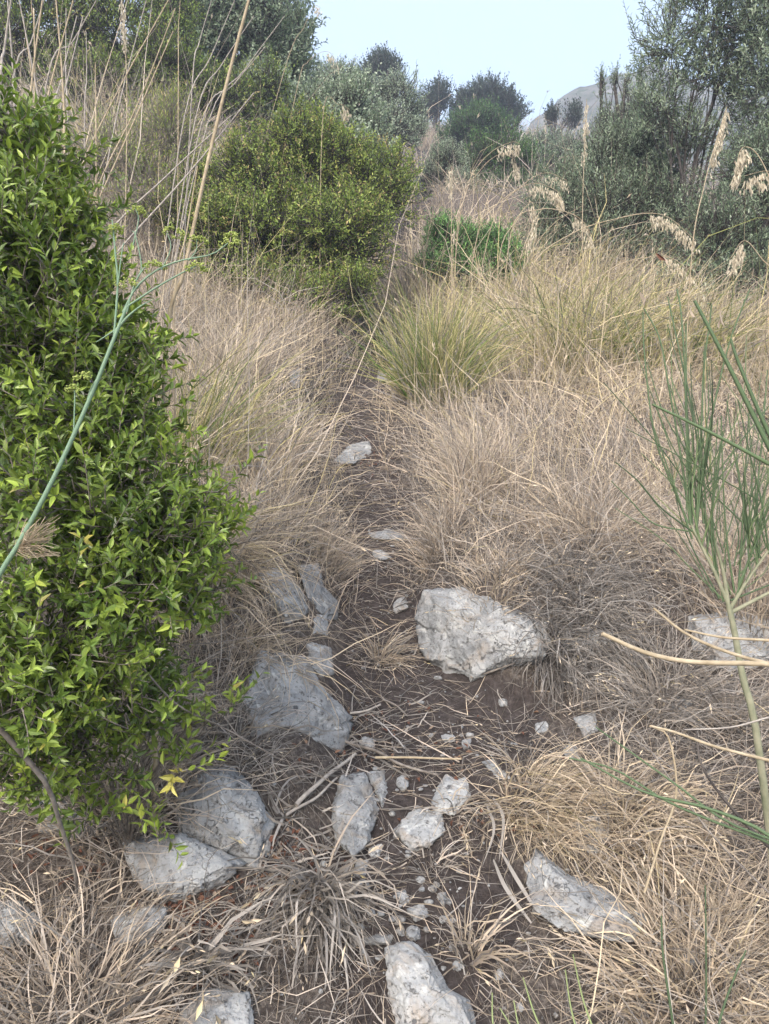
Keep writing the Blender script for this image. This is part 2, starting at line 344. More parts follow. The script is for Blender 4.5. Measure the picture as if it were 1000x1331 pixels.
# ------------------------------------------------------------------ rocks: outlines (where they lie on the slope), found by walking each outline onto the ground
ROCKS = [
 # outline px, thickness, facing, seed, label
 ([(543,800),(556,768),(600,766),(650,785),(700,805),(712,835),(700,862),(650,885),(610,893),(570,880),(550,842)], .5, .4, 1, 'largest pale limestone outcrop, broken by dark cracks, on the right side of the path'),
 ([(722,822),(760,815),(800,822),(805,845),(770,856),(735,852)], .5, .7, 2, 'low grey rock half buried under grass just right of the largest cracked outcrop'),
 ([(332,742),(365,736),(392,768),(402,796),(372,810),(347,785)], .6, .5, 3, 'grey slab rock at top of the left bank, beside the myrtle shrub edge'),
 ([(388,737),(416,733),(421,762),(440,782),(438,803),(420,806),(402,782)], .6, .5, 4, 'upright pale stone at path edge directly right of the grey slab on the left bank'),
 ([(400,797),(425,800),(428,826),(405,828)], .5, .8, 5, 'fist sized pale stone tucked under the upright stone of the left bank'),
 ([(392,832),(430,842),(434,875),(416,882),(398,862)], .5, .8, 6, 'pale broken stone on the left bank above the big straw draped block'),
 ([(340,848),(398,858),(420,898),(458,932),(442,978),(380,984),(332,978),(318,915)], .5, .45, 7, 'big dirty grey block of the left bank draped with long straw grass'),
 ([(225,1025),(262,1000),(300,996),(328,1025),(356,1070),(332,1128),(285,1110),(235,1082)], .5, .8, 8, 'large white grey rock with a long diagonal crack below the myrtle shrub'),
 ([(160,1092),(235,1084),(322,1122),(285,1148),(225,1172),(178,1148)], .5, .8, 9, 'broad grey rock lying just under the large diagonally cracked rock'),
 ([(38,1020),(75,988),(84,1038),(122,1066),(98,1097),(50,1077)], .5, .8, 10, 'shaded grey rock under the myrtle shrub near the bare grey branch'),
 ([(-22,1175),(25,1170),(52,1195),(40,1226),(-10,1234)], .6, 1, 11, 'round white rock cut by the left edge of the photo'),
 ([(143,1196),(170,1176),(217,1180),(216,1202),(190,1230),(154,1224)], .6, 1, 12, 'loaf shaped white rock in dead grass below the broad grey rock'),
 ([(201,1236),(225,1231),(234,1250),(209,1255)], .7, 1, 13, 'small grey stone just below the loaf shaped white rock'),
 ([(232,1312),(265,1284),(322,1290),(330,1340),(240,1350)], .5, 1, 14, 'grey rock under broad dead leaves at the lower left bottom of the photo'),
 ([(428,1042),(445,1010),(474,1006),(492,1050),(480,1090),(460,1112),(438,1090)], .6, 1, 15, 'tall egg shaped grey rock at centre of the lower path'),
 ([(477,1004),(501,1001),(508,1025),(497,1052),(483,1022)], .6, 1, 16, 'narrow white rock split off the right side of the egg shaped rock'),
 ([(514,1008),(528,1005),(531,1022),(518,1031)], .7, 1, 17, 'small bluish stone between the split rock and the two blocks right of it'),
 ([(558,1040),(580,1007),(606,1009),(612,1035),(590,1059),(563,1052)], .6, 1, 18, 'upper smooth rounded block of the touching pair right of the egg shaped rock'),
 ([(512,1080),(540,1049),(580,1049),(577,1086),(556,1107),(530,1106)], .6, 1, 19, 'lower angular block of the touching pair right of the egg shaped rock'),
 ([(480,1102),(501,1094),(494,1114),(478,1120)], .7, 1, 20, 'topmost of the three small stones in a line below the egg shaped rock'),
 ([(463,1121),(481,1121),(473,1141),(457,1139)], .7, 1, 21, 'middle one of the three small stones in a line below the egg shaped rock'),
 ([(450,1146),(473,1144),(462,1169)], .7, 1, 22, 'white pointed stone, lowest of the three in a line below the egg shaped rock'),
 ([(514,1160),(530,1154),(534,1172),(520,1177)], .8, 1, 23, 'knobbly white stone at top of the stone cluster above the bottom boulder'),
 ([(527,1181),(550,1174),(558,1190),(540,1198)], .8, 1, 24, 'flat topped white stone, widest of the cluster above the bottom boulder'),
 ([(528,1205),(545,1202),(547,1222),(530,1222)], .8, 1, 25, 'rounded stone touching the top of the bottom boulder'),
 ([(514,1206),(525,1203),(527,1220),(516,1219)], .8, 1, 26, 'slim pebble standing left of the rounded stone on the bottom boulder'),
 ([(470,1219),(490,1215),(511,1214),(510,1228),(475,1228)], .6, 1, 27, 'long thin flat stone left of the cluster above the bottom boulder'),
 ([(502,1233),(535,1225),(560,1243),(582,1284),(612,1300),(620,1350),(520,1350),(508,1300)], .6, .9, 28, 'big sharp edged white boulder at the bottom of the path'),
 ([(686,1130),(698,1104),(740,1138),(790,1158),(838,1190),(820,1222),(780,1218),(735,1208),(694,1182)], .5, .9, 29, 'long low grey rock half covered by pale grass right of the lower path'),
 ([(743,1062),(775,1054),(792,1090),(772,1118),(750,1102)], .5, .9, 30, 'grey rock seen through grass directly above the long low grey rock'),
 ([(746,933),(774,925),(778,950),(760,963)], .8, 1, 31, 'square grey stone beneath the hanging dark grass tussock on the right'),
 ([(694,941),(711,937),(713,951),(698,953)], .8, 1, 32, 'small white stone left of the square grey stone'),
 ([(732,972),(748,967),(751,986),(735,987)], .7, 1, 33, 'small dirty stone under the square grey stone'),
 ([(626,990),(641,987),(666,1012),(650,1019)], .6, 1, 34, 'bone shaped white stone on straw right of the long fallen straw'),
 ([(466,955),(485,960),(488,976),(470,971)], .7, 1, 35, 'lumpy pale stone at foot of the straw draped block, in the path'),
 ([(479,692),(505,687),(532,697),(525,704),(485,701)], .7, 1, 36, 'flat white stone crossing the middle of the path'),
 ([(482,712),(505,717),(506,728),(487,725)], .7, 1, 37, 'dull low stone just below the flat white path stone'),
 ([(543,712),(565,704),(569,717),(552,723)], .8, 1, 38, 'bright chunk of stone at right path edge near the flat white stone'),
 ([(508,786),(525,774),(532,790),(515,797)], .6, 1, 39, 'half buried crumbly stone in the path left of the largest outcrop'),
 ([(433,600),(455,578),(482,572),(485,588),(460,602)], .6, 1, 40, 'farthest large pale stone lying on the upper bend of the path'),
 ([(488,478),(516,478),(518,497),(492,494)], .5, 1, 41, 'dark grey stone in the path just below the central shrub'),
 ([(353,475),(390,478),(388,506),(360,503)], .5, .8, 42, 'grey rock showing through tan grass on the upper left bank'),
 ([(898,802),(955,794),(1010,808),(1012,860),(940,872),(902,842)], .4, .8, 43, 'smooth pale rock face behind the trunk of the broom'),
 ([(868,910),(900,900),(935,915),(925,940),(880,938)], .5, .9, 44, 'greyish stone in the grass left of the broom trunk foot'),
 ([(567,1160),(580,1159),(582,1169),(570,1170)], .8, 1, 45, 'tiny rounded stone on bare dark soil right of the stone cluster'),
 ([(587,1250),(598,1247),(600,1262),(590,1264)], .8, 1, 46, 'tiny stone beside the upper right edge of the bottom boulder'),
 ([(573,955),(590,953),(592,963),(577,965)], .7, 1, 47, 'tiny pale stone in the wide dirt part of the path, upper of two'),
 ([(600,962),(613,958),(615,971),(603,974)], .7, 1, 48, 'tiny pale stone in the wide dirt part of the path, lower of two'),
 ([(339,1096),(350,1088),(354,1106),(343,1112)], .8, 1, 49, 'small white stone touching the right end of the diagonally cracked rock'),
 ([(648,908),(660,908),(660,918),(650,919)], .8, 1, 50, 'tiny stone right under the largest cracked outcrop'),
 ([(882,1240),(905,1236),(912,1252),(888,1256)], .6, 1, 51, 'bluish stone in the pale grass at lower right'),
 ([(640,1262),(652,1258),(656,1272),(644,1276)], .8, 1, 52, 'small stone in the dark soil right of the bottom boulder'),
 ([(670,1302),(680,1300),(684,1316),(674,1320)], .8, 1, 53, 'pointed little stone near the bottom edge beside the green sprouts'),
]
_ico = {}
def ico(n):
    if n not in _ico:
        import bmesh
        bm = bmesh.new(); bmesh.ops.create_icosphere(bm, subdivisions=n, radius=1)
        _ico[n] = (np.array([v.co[:] for v in bm.verts]), np.array([[v.index for v in f.verts] for f in bm.faces])); bm.free()
    return _ico[n]
def rock(outline, thick, face, seed, label):
    o = np.array(outline, float); ctr = o.mean(0); r_ = np.random.default_rng(seed)
    dh = np.array([hit(a, b) for a, b in np.vstack([o, ctr[None]])]); dh = np.minimum(dh, np.median(dh)*1.25)
    A = np.column_stack([np.ones(len(o)+1), np.vstack([o, ctr[None]])-ctr]); co = np.linalg.lstsq(A, dh, rcond=None)[0]
    d0, sx, sy = co[0], co[1]*.7, co[2]*face
    size = np.linalg.norm(o-ctr, axis=1).mean(); lev = 6 if size > 38 else (5 if size > 14 else 4)
    V, F = ico(lev); Vu = V.copy()
    # flat facets
    N = nrm(r_.normal(size=(26, 3))*np.array([1, 1, .9])+np.array([0, .25, -.75])); N = N[N[:, 2] < -.15]
    dist = r_.uniform(.70, .95, len(N)); dp = Vu@N.T
    s = np.min(np.where(dp > .02, dist/np.maximum(dp, .02), 9), 1); Vu = Vu*np.minimum(1, s)[:, None]
    # broken cells
    sd_ = nrm(r_.normal(size=(14, 3)))*.95; dd = np.linalg.norm(V[:, None]-sd_[None]+.16*np.stack([fbm(V*3, 3, seed+k) for k in (1, 2, 3)], -1)[:, None], axis=2)
    so = np.sort(dd, 1); ce = np.argmin(dd, 1); off = r_.uniform(-.13, .07, 14)[ce]; ed = np.clip((so[:, 1]-so[:, 0])/.05, 0, 1)
    dsp = off*ed - .07*(1-ed)**2
    dsp = dsp + .10*fbm(V*1.6, 3, seed) + .075*fbm(V*4.5, 4, seed+5) + .03*fbm(V*14, 3, seed+9) - .05*np.abs(fbm(V*3+5, 3, seed+13))*2
    Vu = Vu*(1+dsp)[:, None]
    # the widest ring of the broken shape is stretched back onto the outline
    an_ = np.arctan2(Vu[:, 1], Vu[:, 0]); rh = np.hypot(Vu[:, 0], Vu[:, 1]); nb = 48; bi = ((an_+math.pi)/(2*math.pi)*nb).astype(int) % nb
    mxr = np.zeros(nb); np.maximum.at(mxr, bi, rh); mxr = (mxr+.5*np.roll(mxr, 1)+.5*np.roll(mxr, -1))/2
    bc = (np.arange(-1, nb+1)+.5)/nb*2*math.pi-math.pi; Vu[:, :2] /= np.interp(an_, bc, mxr[np.arange(-1, nb+1) % nb])[:, None]
    # map disc to the outline
    a = np.arctan2(o[:, 1]-ctr[1], o[:, 0]-ctr[0]); rr = np.linalg.norm(o-ctr, axis=1); i = np.argsort(a); a, rr = a[i], rr[i]
    aa = np.linspace(-math.pi, math.pi, 361)
    def edge(t):
        # true polygon radius
        k = np.searchsorted(a, t) % len(a); p, q = k-1, k
        ap, aq = a[p], a[q]; P1 = np.array([math.cos(ap), math.sin(ap)])*rr[p]; P2 = np.array([math.cos(aq), math.sin(aq)])*rr[q]
        dr = np.array([math.cos(t), math.sin(t)]); e = P2-P1; den = dr[0]*e[1]-dr[1]*e[0]
        return (P1[0]*e[1]-P1[1]*e[0])/den if abs(den) > 1e-6 else rr[p]
    R = np.array([edge(t) for t in aa]); Rw = np.convolve(np.concatenate([R[:-1][-50:], R[:-1], R[:50]]), np.ones(81)/81, 'same')[50:-50]; Rw = np.append(Rw, Rw[0]); R_s = np.interp(np.arctan2(Vu[:, 1], Vu[:, 0]), aa, Rw); R = np.interp(np.arctan2(Vu[:, 1], Vu[:, 0]), aa, R)
    if size < 14: R = R*(1+.0)*.4+.6*R_s; R = R*(1+.16*fbm(nrm(V)*2.3, 3, seed+31))
    px = ctr[0]+Vu[:, 0]*R*1.07; py = ctr[1]+Vu[:, 1]*R*1.07
    T = thick*size/1000*d0
    d = d0+sx*(px-ctr[0])+sy*(py-ctr[1])+Vu[:, 2]*T
    d = d - (.9 if seed in (3, 4, 7) else .5 if size > 38 else .15)*T
    W = np.stack([(px-500)/1000*d, d, (665-py)/1000*d], -1)
    bs = np.array([W[:, 0].mean(), W[:, 1].mean(), W[:, 2].min()])
    ob = mesh_obj('rock' if size > 12 else 'stone', W-bs, F, M['rock'], None, smooth=True)
    ob.location = tuple(bs)
    return tag(ob, label, 'rock' if size > 12 else 'stone', 'limestone rocks in and beside the path')
for r in ROCKS: rock(*r)
def in_rock(px, py, grow=1.0, below=0):
    m = np.zeros(len(px), bool)
    for r in ROCKS:
        o = np.array(r[0], float); c = o.mean(0); o = c+(o-c)*grow; x, y = px, py
        q = np.roll(o, -1, 0); ins = np.zeros(len(px), bool)
        for (x1, y1), (x2, y2) in zip(o, q):
            cnd = ((y1 > y) != (y2 > y)) & (x < (x2-x1)*(y-y1)/((y2-y1) or 1e-9)+x1); ins ^= cnd
        m |= ins
    return m

# ------------------------------------------------------------------ grass regions
# centre px,py, radii, density, height, colour, start tilt, weight
PATCH = [
 (80,1240,170,110, 1.2,.15,.42,1.05,1), (400,1220,90,110, .55,.13,.26,1.1,1), (540,1200,80,140, .10,.10,.30,1.0,1.6), (600,1180,60,60,.05,.1,.3,1,2), (880,1240,170,110, 1.2,.16,.42,.95,1),
 (740,1060,90,50, 1.2,.15,.58,1.1,1), (200,980,140,60, 1.1,.2,.42,.8,1), (340,600,130,170, 1.3,.25,.47,.5,1.5), (300,440,120,70, 1.2,.36,.47,.45,1),
 (430,660,40,60, 1.2,.2,.42,.4,1.2), (620,590,90,110, 1.3,.22,.43,.55,1.4), (780,630,130,110, 1.3,.20,.44,.7,1.4), (720,770,160,45, 1.4,.22,.27,.8,1.2),
 (965,700,60,110, 1.2,.18,.43,.8,1), (790,500,160,45, 1.3,.4,.66,.5,1), (520,360,50,70, 1.2,.5,.44,.35,1), (170,230,120,110, 1.3,.75,.36,.4,1.2),
 (860,960,110,60, 1.2,.17,.27,1.0,1), (545,170,30,30, 1.5,.8,.47,.4,1), (490,840,45,30, .5,.12,.45,1.1,1), (590,960,110,40, .10,.1,.38,1.2,3), (700,190,60,40, 1.3,.8,.38,.4,1),
 (340,1120,60,60,.15,.08,.2,1.2,1.5), (650,430,120,60,1.2,.4,.6,.5,1)]
PA = np.array(PATCH)
def region(px, py):
    dx = (px[:, None]-PA[None, :, 0])/PA[None, :, 2]; dy = (py[:, None]-PA[None, :, 1])/PA[None, :, 3]
    w = np.exp(-(dx*dx+dy*dy)*.9)*PA[None, :, 8]; w0 = np.full((len(px), 1), .03)
    base = np.array([1.0, .25, .40, .7]); s = w.sum(1, keepdims=True)+w0
    return (w@PA[:, 4:8]+w0*base)/s
def pathmask(x, y):
    u = np.abs(x-pathx(y))/pathw(y); return sst(.8, 1.7, u+.5*n2(x, y, 6, 21))

# ------------------------------------------------------------------ ground
def axis(lo, hi, c0, c1, st, g):
    a = list(np.arange(c0, c1, st)); s = st
    while a[-1] < hi: s *= g; a.append(a[-1]+s)
    s = st
    while a[0] > lo: s *= g; a.insert(0, a[0]-s)
    return np.array(a)
gx = axis(-120, 120, -1.3, 1.5, .014, 1.045); gy = axis(-25, 140, 1.1, 3.8, .014, 1.03)
GX, GY = np.meshgrid(gx, gy); GZ = H(GX, GY)
near = 1-sst(5, 9, GY)
GZ = GZ + near*(n2(GX, GY, 14, 31, 4)*.014 + n2(GX, GY, 45, 37, 3)*.005)
GZ = np.where(np.abs(GX) > 60, GZ-(np.abs(GX)-60)*.2, GZ)
th = pathmask(GX.ravel(), GY.ravel())
rp = region((500+1000*GX/np.maximum(GY, .3)).ravel(), (665-1000*GZ/np.maximum(GY, .3)).ravel())[:, 0]
th = th*np.clip(rp, 0, 1)
ny, nx = GX.shape; ii = (np.arange(ny-1)[:, None]*nx+np.arange(nx-1)[None]).ravel()
g_o = mesh_obj('ground', np.stack([GX, GY, GZ], -1), np.stack([ii, ii+1, ii+nx+1, ii+nx], -1), M['ground'], None, smooth=True, attr={'thatch': th})
tag(g_o, 'brown soil hillside with a narrow dirt path climbing it', 'ground', kind='structure')

# ------------------------------------------------------------------ mountain behind
mx_ = np.linspace(-32, 140, 300); my_ = np.linspace(58, 150, 150); MX, MY = np.meshgrid(mx_, my_)
crest = np.interp(MX/82*1000+500, [0, 560, 640, 690, 730, 790, 850, 900, 960, 1050, 1400], [900, 400, 260, 158, 118, 98, 78, 100, 112, 90, 0])
MZc = (665-crest)/1000*82
MZ = MZc - np.where(MY < 82, (82-MY)*1.0, (MY-82)*.5) + n2(MX, MY, .08, 51, 6)*4*np.clip(np.abs(MY-82)/7, .25, 1) + n2(MX, MY, .45, 57, 5)*1.0
ny, nx = MX.shape; ii = (np.arange(ny-1)[:, None]*nx+np.arange(nx-1)[None]).ravel()
mo = mesh_obj('mountain', np.stack([MX, MY, MZ], -1), np.stack([ii, ii+1, ii+nx+1, ii+nx], -1), M['mountain'], None, smooth=True)
tag(mo, 'bare rocky mountain ridge behind the slope', 'mountain', kind='structure')

# ------------------------------------------------------------------ grass carpet
def carpet():
    g = Geo()
    # y0,y1, blades/m2, width, clump size, per clump, segs, heightmul
    B = [(1.0, 1.6, 8000, .0023, .05, 9, 5), (1.6, 2.3, 8000, .0025, .05, 9, 5), (2.3, 3.5, 6000, .0032, .05, 10, 5), (3.5, 6, 2800, .0046, .08, 12, 4), (6, 10, 1000, .0075, .12, 14, 4),
         (10, 20, 230, .012, .2, 18, 3), (20, 46, 45, .028, .4, 20, 3)]
    for y0, y1, dn, wd, cs, per, segs in B:
        area = 1.5*(y0+y1)/2*(y1-y0); nc = int(area*dn/per)
        y = np.sqrt(rng.random(nc)*(y1*y1-y0*y0)+y0*y0); px = rng.uniform(-250, 1250, nc); x = (px-500)/1000*y
        z = H(x, y); py = 665-1000*z/y
        rg = region(px, py); keep = rng.random(nc) < rg[:, 0]*pathmask(x, y)*np.clip(.72+1.5*n2(x, y, 4.5, 61, 4), .06, 1.3)
        keep &= ~((y > 6) & (np.abs(x-pathx(y)) < pathw(y)))
        ir = in_rock(px, py, 1.08) ; keep &= ~(ir)
        ib = in_rock(px, py-14, 1.05) | in_rock(px, py-34, 1.0) | in_rock(px, py-58, .95) | in_rock(px, py-85, .85); keep &= ~(ib & (rng.random(nc) < .78))
        x, y, rg, px, py = x[keep], y[keep], rg[keep], px[keep], py[keep]; n = len(x)
        if not n: continue
        flow = n2(x, y, 1.1, 71)*2.6 - math.pi/2           # lean mostly downhill
        hv = np.exp(rng.normal(0, .42, n))*(.45+.55*sst(1., 2.6, np.abs(x-pathx(y))/pathw(y))); cv = rng.normal(0, .07, n)+n2(x, y, 2.5, 77)*.16
        R = lambda a: np.repeat(a, per)
        m = n*per
        bx = R(x)+rng.normal(0, cs, m); by = R(y)+rng.normal(0, cs, m); b = np.stack([bx, by, H(bx, by)-.01], -1)
        stray = rng.random(m) < .25
        az = R(flow)+np.where(stray, rng.uniform(-3.1, 3.1, m), rng.normal(0, .95, m))
        a0 = np.abs(R(rg[:, 3])+rng.normal(0, .42, m)); k = rng.uniform(-.3, 1.5, m)
        L = R(rg[:, 1]*hv)*rng.uniform(.45, 1.25, m)
        col = R(rg[:, 2]+cv)+rng.normal(0, .06, m)
        big = rng.random(m) < .05; L = np.where(big, L*1.7, L); col = np.where(big, col+.12, col); dark = rng.random(m) < .2; col = np.where(dark, rng.uniform(.02, .2, m), col); L = np.where(dark, L*.7, L)
        P = blades(g, b, az, L, wd*rng.uniform(.4, 1.4, m), a0, k, col, segs, .55)
        ears(g, P, col, .05, wd)
    o = g.build('dry_grass', M['grass'])
    tag(o, 'dry tan and straw coloured grass covering both banks', 'grass', kind='stuff')
carpet()

# ------------------------------------------------------------------ straw litter, dead leaves, gravel
def litter():
    g = Geo(); n = 8500
    y = 1.2+rng.random(n)**1.7*4.2; sp = np.where(rng.random(n) < .6, 1, 3)
    x = pathx(y)+rng.normal(0, 1, n)*(pathw(y)*1.3+.08)*sp
    z = H(x, y)+.006; px = 500+1000*x/y; py = 665-1000*z/y
    k = ~in_rock(px, py, .95) & (rng.random(n) < np.where(((px-600)/70)**2+((py-1190)/80)**2 < 1, .3, 1)); x, y, z = x[k], y[k], z[k]; n = len(x)
    az = rng.uniform(-math.pi, math.pi, n)
    ok = blades(g, np.stack([x, y, z], -1), az, rng.lognormal(-2.6, .5, n), rng.uniform(.0012, .0034, n), math.pi/2-.45*np.sin(az)*1.0-rng.uniform(0, .12, n), rng.normal(0, .2, n), rng.normal(.33, .12, n), 4, .25, ground=True)
    o = g.build('straw_litter', M['grass']); tag(o, 'loose straw and broken stalks scattered over the dirt path', 'straw litter', kind='stuff')
    g = Geo(); P = []
    for (cx, cy, rx, ry, m) in [(360,1130,60,50,200), (300,1160,80,40,130), (90,1110,60,30,100), (280,1240,60,40,90), (490,600,25,18,90), (640,1075,40,20,40), (480,960,90,50,60), (250,1190,50,30,150), (620,1000,120,60,50)]:
        a = rng.normal(cx, rx*.6, m); b = rng.normal(cy, ry*.6, m); P += [gpt(u, v) for u, v in zip(a, b)]
    P = np.array(P)+np.array([0, 0, .008]); n = len(P)
    leaves(g, P, rdir(n)*np.array([1, 1, .4]), nrm(rdir(n)*.6+np.array([0, -.4, 1])), rng.uniform(.010, .024, n), rng.uniform(.006, .012, n), rng.random(n), fold=.4)
    o = g.build('leaf_litter', M['litter']); tag(o, 'reddish brown dead leaves between the lower rocks', 'dead leaves', kind='stuff')
    g = Geo(); m = 260; a = np.concatenate([rng.normal(385, 40, 150), rng.normal(300, 60, 60), rng.normal(480, 40, 50)]); c = np.concatenate([rng.normal(1110, 60, 150), rng.normal(1230, 40, 60), rng.normal(950, 40, 50)])
    P = np.array([gpt(u, v) for u, v in zip(a, c)])+np.array([0, 0, .008]); az = rng.uniform(-3.1, 3.1, m)
    blades(g, P, az, rng.uniform(.05, .17, m), rng.uniform(.003, .007, m), math.pi/2-.45*np.sin(az)-rng.uniform(0, .35, m), rng.normal(.2, .5, m), rng.normal(.24, .06, m), 6, .5, ground=True)
    o = g.build('dead_grass_straps', M['grass']); tag(o, 'broad bleached grass straps fallen between the lower rocks', 'dead leaves', kind='stuff')
    # gravel
    g = Geo(); V0, F0 = ico(2); n = 2000
    y = 1.25+rng.random(n)**1.1*3.6; x = pathx(y)+rng.normal(0, 1, n)*(pathw(y)*1.2+.06)
    e = np.array([gpt(u, v) for u, v in zip(rng.normal(515, 45, 55), rng.normal(1160, 65, 55))]); x[:55] = e[:, 0]; y[:55] = e[:, 1]
    for i in range(n):
        r = rng.lognormal(-5.9, .6); r = min(r, .014); s = rng.uniform(.6, 1.2, 3)*np.array([1, 1, .7]); r = rng.uniform(.004, .012) if i < 55 else r
        N = rdir(6); dp = V0@N.T; sc = np.minimum(1, np.min(np.where(dp > .05, .7/np.maximum(dp, .05), 9), 1))
        g.add(V0*sc[:, None]*s*r+np.array([x[i], y[i], float(H(x[i], y[i]))+r*.2]), F0, np.zeros((len(V0), 2)))
    o = g.build('gravel', M['rock']); tag(o, 'grey limestone pebbles and chips on the dirt path', 'gravel', kind='stuff')
litter()
#==PLANTS==
# ------------------------------------------------------------------ shrubs and trees
def crown(name, label, cat, base, blobs, leafm, stemm, ntw, twl, lpt, ll, lw, seed, group=None, up=.35, simple=False, stems=5, trunk_r=.03,
          twig_tubes=True, fill=(.35, 1.0), col=(.5, .22), parts=('crown', 'trunk'), droop=0, lump=.3, twr=.0015, berries=None, pair=True):
    """blobs: (px, py, rx, ry, distance, depth radius) lobes of the crown in metres around their real place"""
    global rng
    keep = rng; rng = np.random.default_rng(seed)
    root = empty(name, base, label, cat, group)
    C_ = np.array([pt(b[0], b[1], b[4]) for b in blobs]); Rr = np.array([[b[2]/1000*b[4], b[5], b[3]/1000*b[4]] for b in blobs])
    vol = np.prod(Rr, 1)**.67; pi = rng.choice(len(blobs), ntw, p=vol/vol.sum())
    dr = rdir(ntw); dr[:, 2] = np.where(dr[:, 2] < -.85, -dr[:, 2], dr[:, 2])
    rad = rng.uniform(fill[0]**2, fill[1]**2, ntw)**.5*(1+lump*fbm(dr*2.2+pi[:, None]*7.3, 3, seed))
    O = C_[pi]+dr*Rr[pi]*rad[:, None]
    sh = fbm(O/np.mean(Rr)*1.6, 3, seed+3)
    kp = sh > -.30; O, dr, pi, sh = O[kp], dr[kp], pi[kp], sh[kp]; n = len(O)
    gh = H(O[:, 0], O[:, 1]); kp = O[:, 2] > gh+.02; O, dr, pi, sh = O[kp], dr[kp], pi[kp], sh[kp]; n = len(O)
    tdir = nrm(dr*.7+rdir(n)*.55+np.array([0, 0, up])); TL = twl*rng.uniform(.6, 1.3, n)
    S = 5; t = np.linspace(0, 1, S)[None, :, None]
    bend = rdir(n)[:, None]*.25+np.array([0, 0, .25-droop])[None, None]
    P = O[:, None]+(t-.45)*tdir[:, None]*TL[:, None, None]+bend*(t**2)*TL[:, None, None]*.6
    g = Geo()
    u = np.linspace(.12, 1, lpt); seg = np.clip((u*(S-1)).astype(int), 0, S-2); f = u*(S-1)-seg
    LP = P[:, seg]*(1-f)[None, :, None]+P[:, seg+1]*f[None, :, None]
    LD = nrm(P[:, seg+1]-P[:, seg])
    ref = rdir(n)[:, None]; A = nrm(np.cross(LD, ref+np.zeros_like(LD))); B = np.cross(LD, A)
    if pair: ang = (np.arange(lpt)//2)*math.pi/2+(np.arange(lpt) % 2)*math.pi
    else: ang = np.arange(lpt)*2.4
    ang = ang[None]+rng.normal(0, .3, (n, lpt))
    side = A*np.cos(ang)[..., None]+B*np.sin(ang)[..., None]
    ax = nrm(LD*rng.uniform(.5, 1.2, (n, lpt))[..., None]+side+np.array([0, 0, .15-droop]))
    nr_ = nrm(LD*.8-side*.4+np.array([0, 0, .5])+rng.normal(0, .35, (n, lpt, 3)))
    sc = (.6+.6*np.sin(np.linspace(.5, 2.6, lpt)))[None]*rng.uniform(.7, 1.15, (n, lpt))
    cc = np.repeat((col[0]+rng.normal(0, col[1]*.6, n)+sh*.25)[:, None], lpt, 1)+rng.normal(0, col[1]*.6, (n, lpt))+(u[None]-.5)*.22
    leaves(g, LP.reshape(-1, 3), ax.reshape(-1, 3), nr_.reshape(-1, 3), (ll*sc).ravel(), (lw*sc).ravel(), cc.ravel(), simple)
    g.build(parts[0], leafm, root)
    g = Geo(); b0 = np.array(base, float)
    # main limbs to lobes, then secondary limbs
    Pl = []; Rl = []
    for i in range(len(blobs)):
        for s_ in range(max(1, stems//len(blobs)+1)):
            e = C_[i]+rdir(1)[0]*Rr[i]*.5; bb = b0+np.array([rng.normal(0, trunk_r*1.5), rng.normal(0, trunk_r*1.5), -.05])
            m1 = bb+(e-bb)*.4+np.array([0, 0, .12])*np.linalg.norm(e-bb)+rdir(1)[0]*.06*np.linalg.norm(e-bb); c = curve([bb, m1, e], 9)
            Pl.append(c); Rl.append(np.linspace(trunk_r, trunk_r*.35, 9))
            for q in range(5):
                k = rng.integers(3, 9); e2 = C_[i]+rdir(1)[0]*Rr[i]*.95; m2 = (c[k]+e2)/2+rdir(1)[0]*.08*np.linalg.norm(e2-c[k]); Pl.append(curve([c[k], m2, e2], 9)); Rl.append(np.linspace(trunk_r*.4, trunk_r*.1, 9))
    tubes(g, np.array(Pl), np.array(Rl), 6)
    if twig_tubes:
        q = slice(None); inn = P[:, 0]+(C_[pi]-P[:, 0])*.35+rdir(n)*.03*twl
        PP = np.concatenate([inn[:, None], P], 1); tubes(g, PP, np.linspace(1.6, .5, S+1)[None]*twr, 3)
    g.build(parts[1], stemm, root, smooth=True)
    if berries:
        g = Geo(); V0, F0 = ico(1); k = rng.choice(n, berries)
        for i in k:
            p = P[i, 2]+rdir(1)[0]*.006; g.add(V0*rng.uniform(.0028, .0042)+p, F0, np.zeros((len(V0), 2)))
        mb, nt, nd, ln = newmat('berry'); pb = nd.new('ShaderNodeBsdfPrincipled'); pb.inputs['Base Color'].default_value = (.03, .03, .07, 1); pb.inputs['Roughness'].default_value = .4
        out = nd.new('ShaderNodeOutputMaterial'); ln.new(pb.outputs[0], out.inputs[0]); b = tag(g.build('berries', mb, root, smooth=True), kind='stuff')
    rng = keep
    return root
def gb(px, d):
    x = (px-500)/1000*d; return gxy(x, d)

# the near myrtle on the left
crown('myrtle_shrub', 'large bright green glossy leaved myrtle shrub filling the near left side', 'shrub', gb(60, 1.95),
      [(25,195,78,55,1.55,.14), (-10,230,100,75,1.55,.16), (50,270,72,60,1.5,.14), (30,320,100,75,1.5,.2), (60,400,120,90,1.5,.2), (90,450,120,60,1.48,.18), (60,510,150,80,1.5,.2), (120,540,110,60,1.45,.15), (130,640,165,70,1.42,.2), (190,690,120,60,1.4,.14),
       (100,760,180,80,1.4,.2), (190,760,110,60,1.4,.14), (60,850,150,80,1.38,.18), (150,900,90,40,1.4,.12), (30,910,90,70,1.3,.1), (-80,500,150,300,1.7,.3), (40,960,110,60,1.5,.15), (120,930,90,50,1.5,.12), (60,1010,90,35,1.5,.1)],
      M['myrtle'], M['bark'], 4200, .095, 13, .0225, .0085, 11, up=.25, stems=7, trunk_r=.006, parts=('foliage', 'stems'), fill=(.25, 1.02), twr=.0011, berries=260, lump=.42, col=(.48, .2))
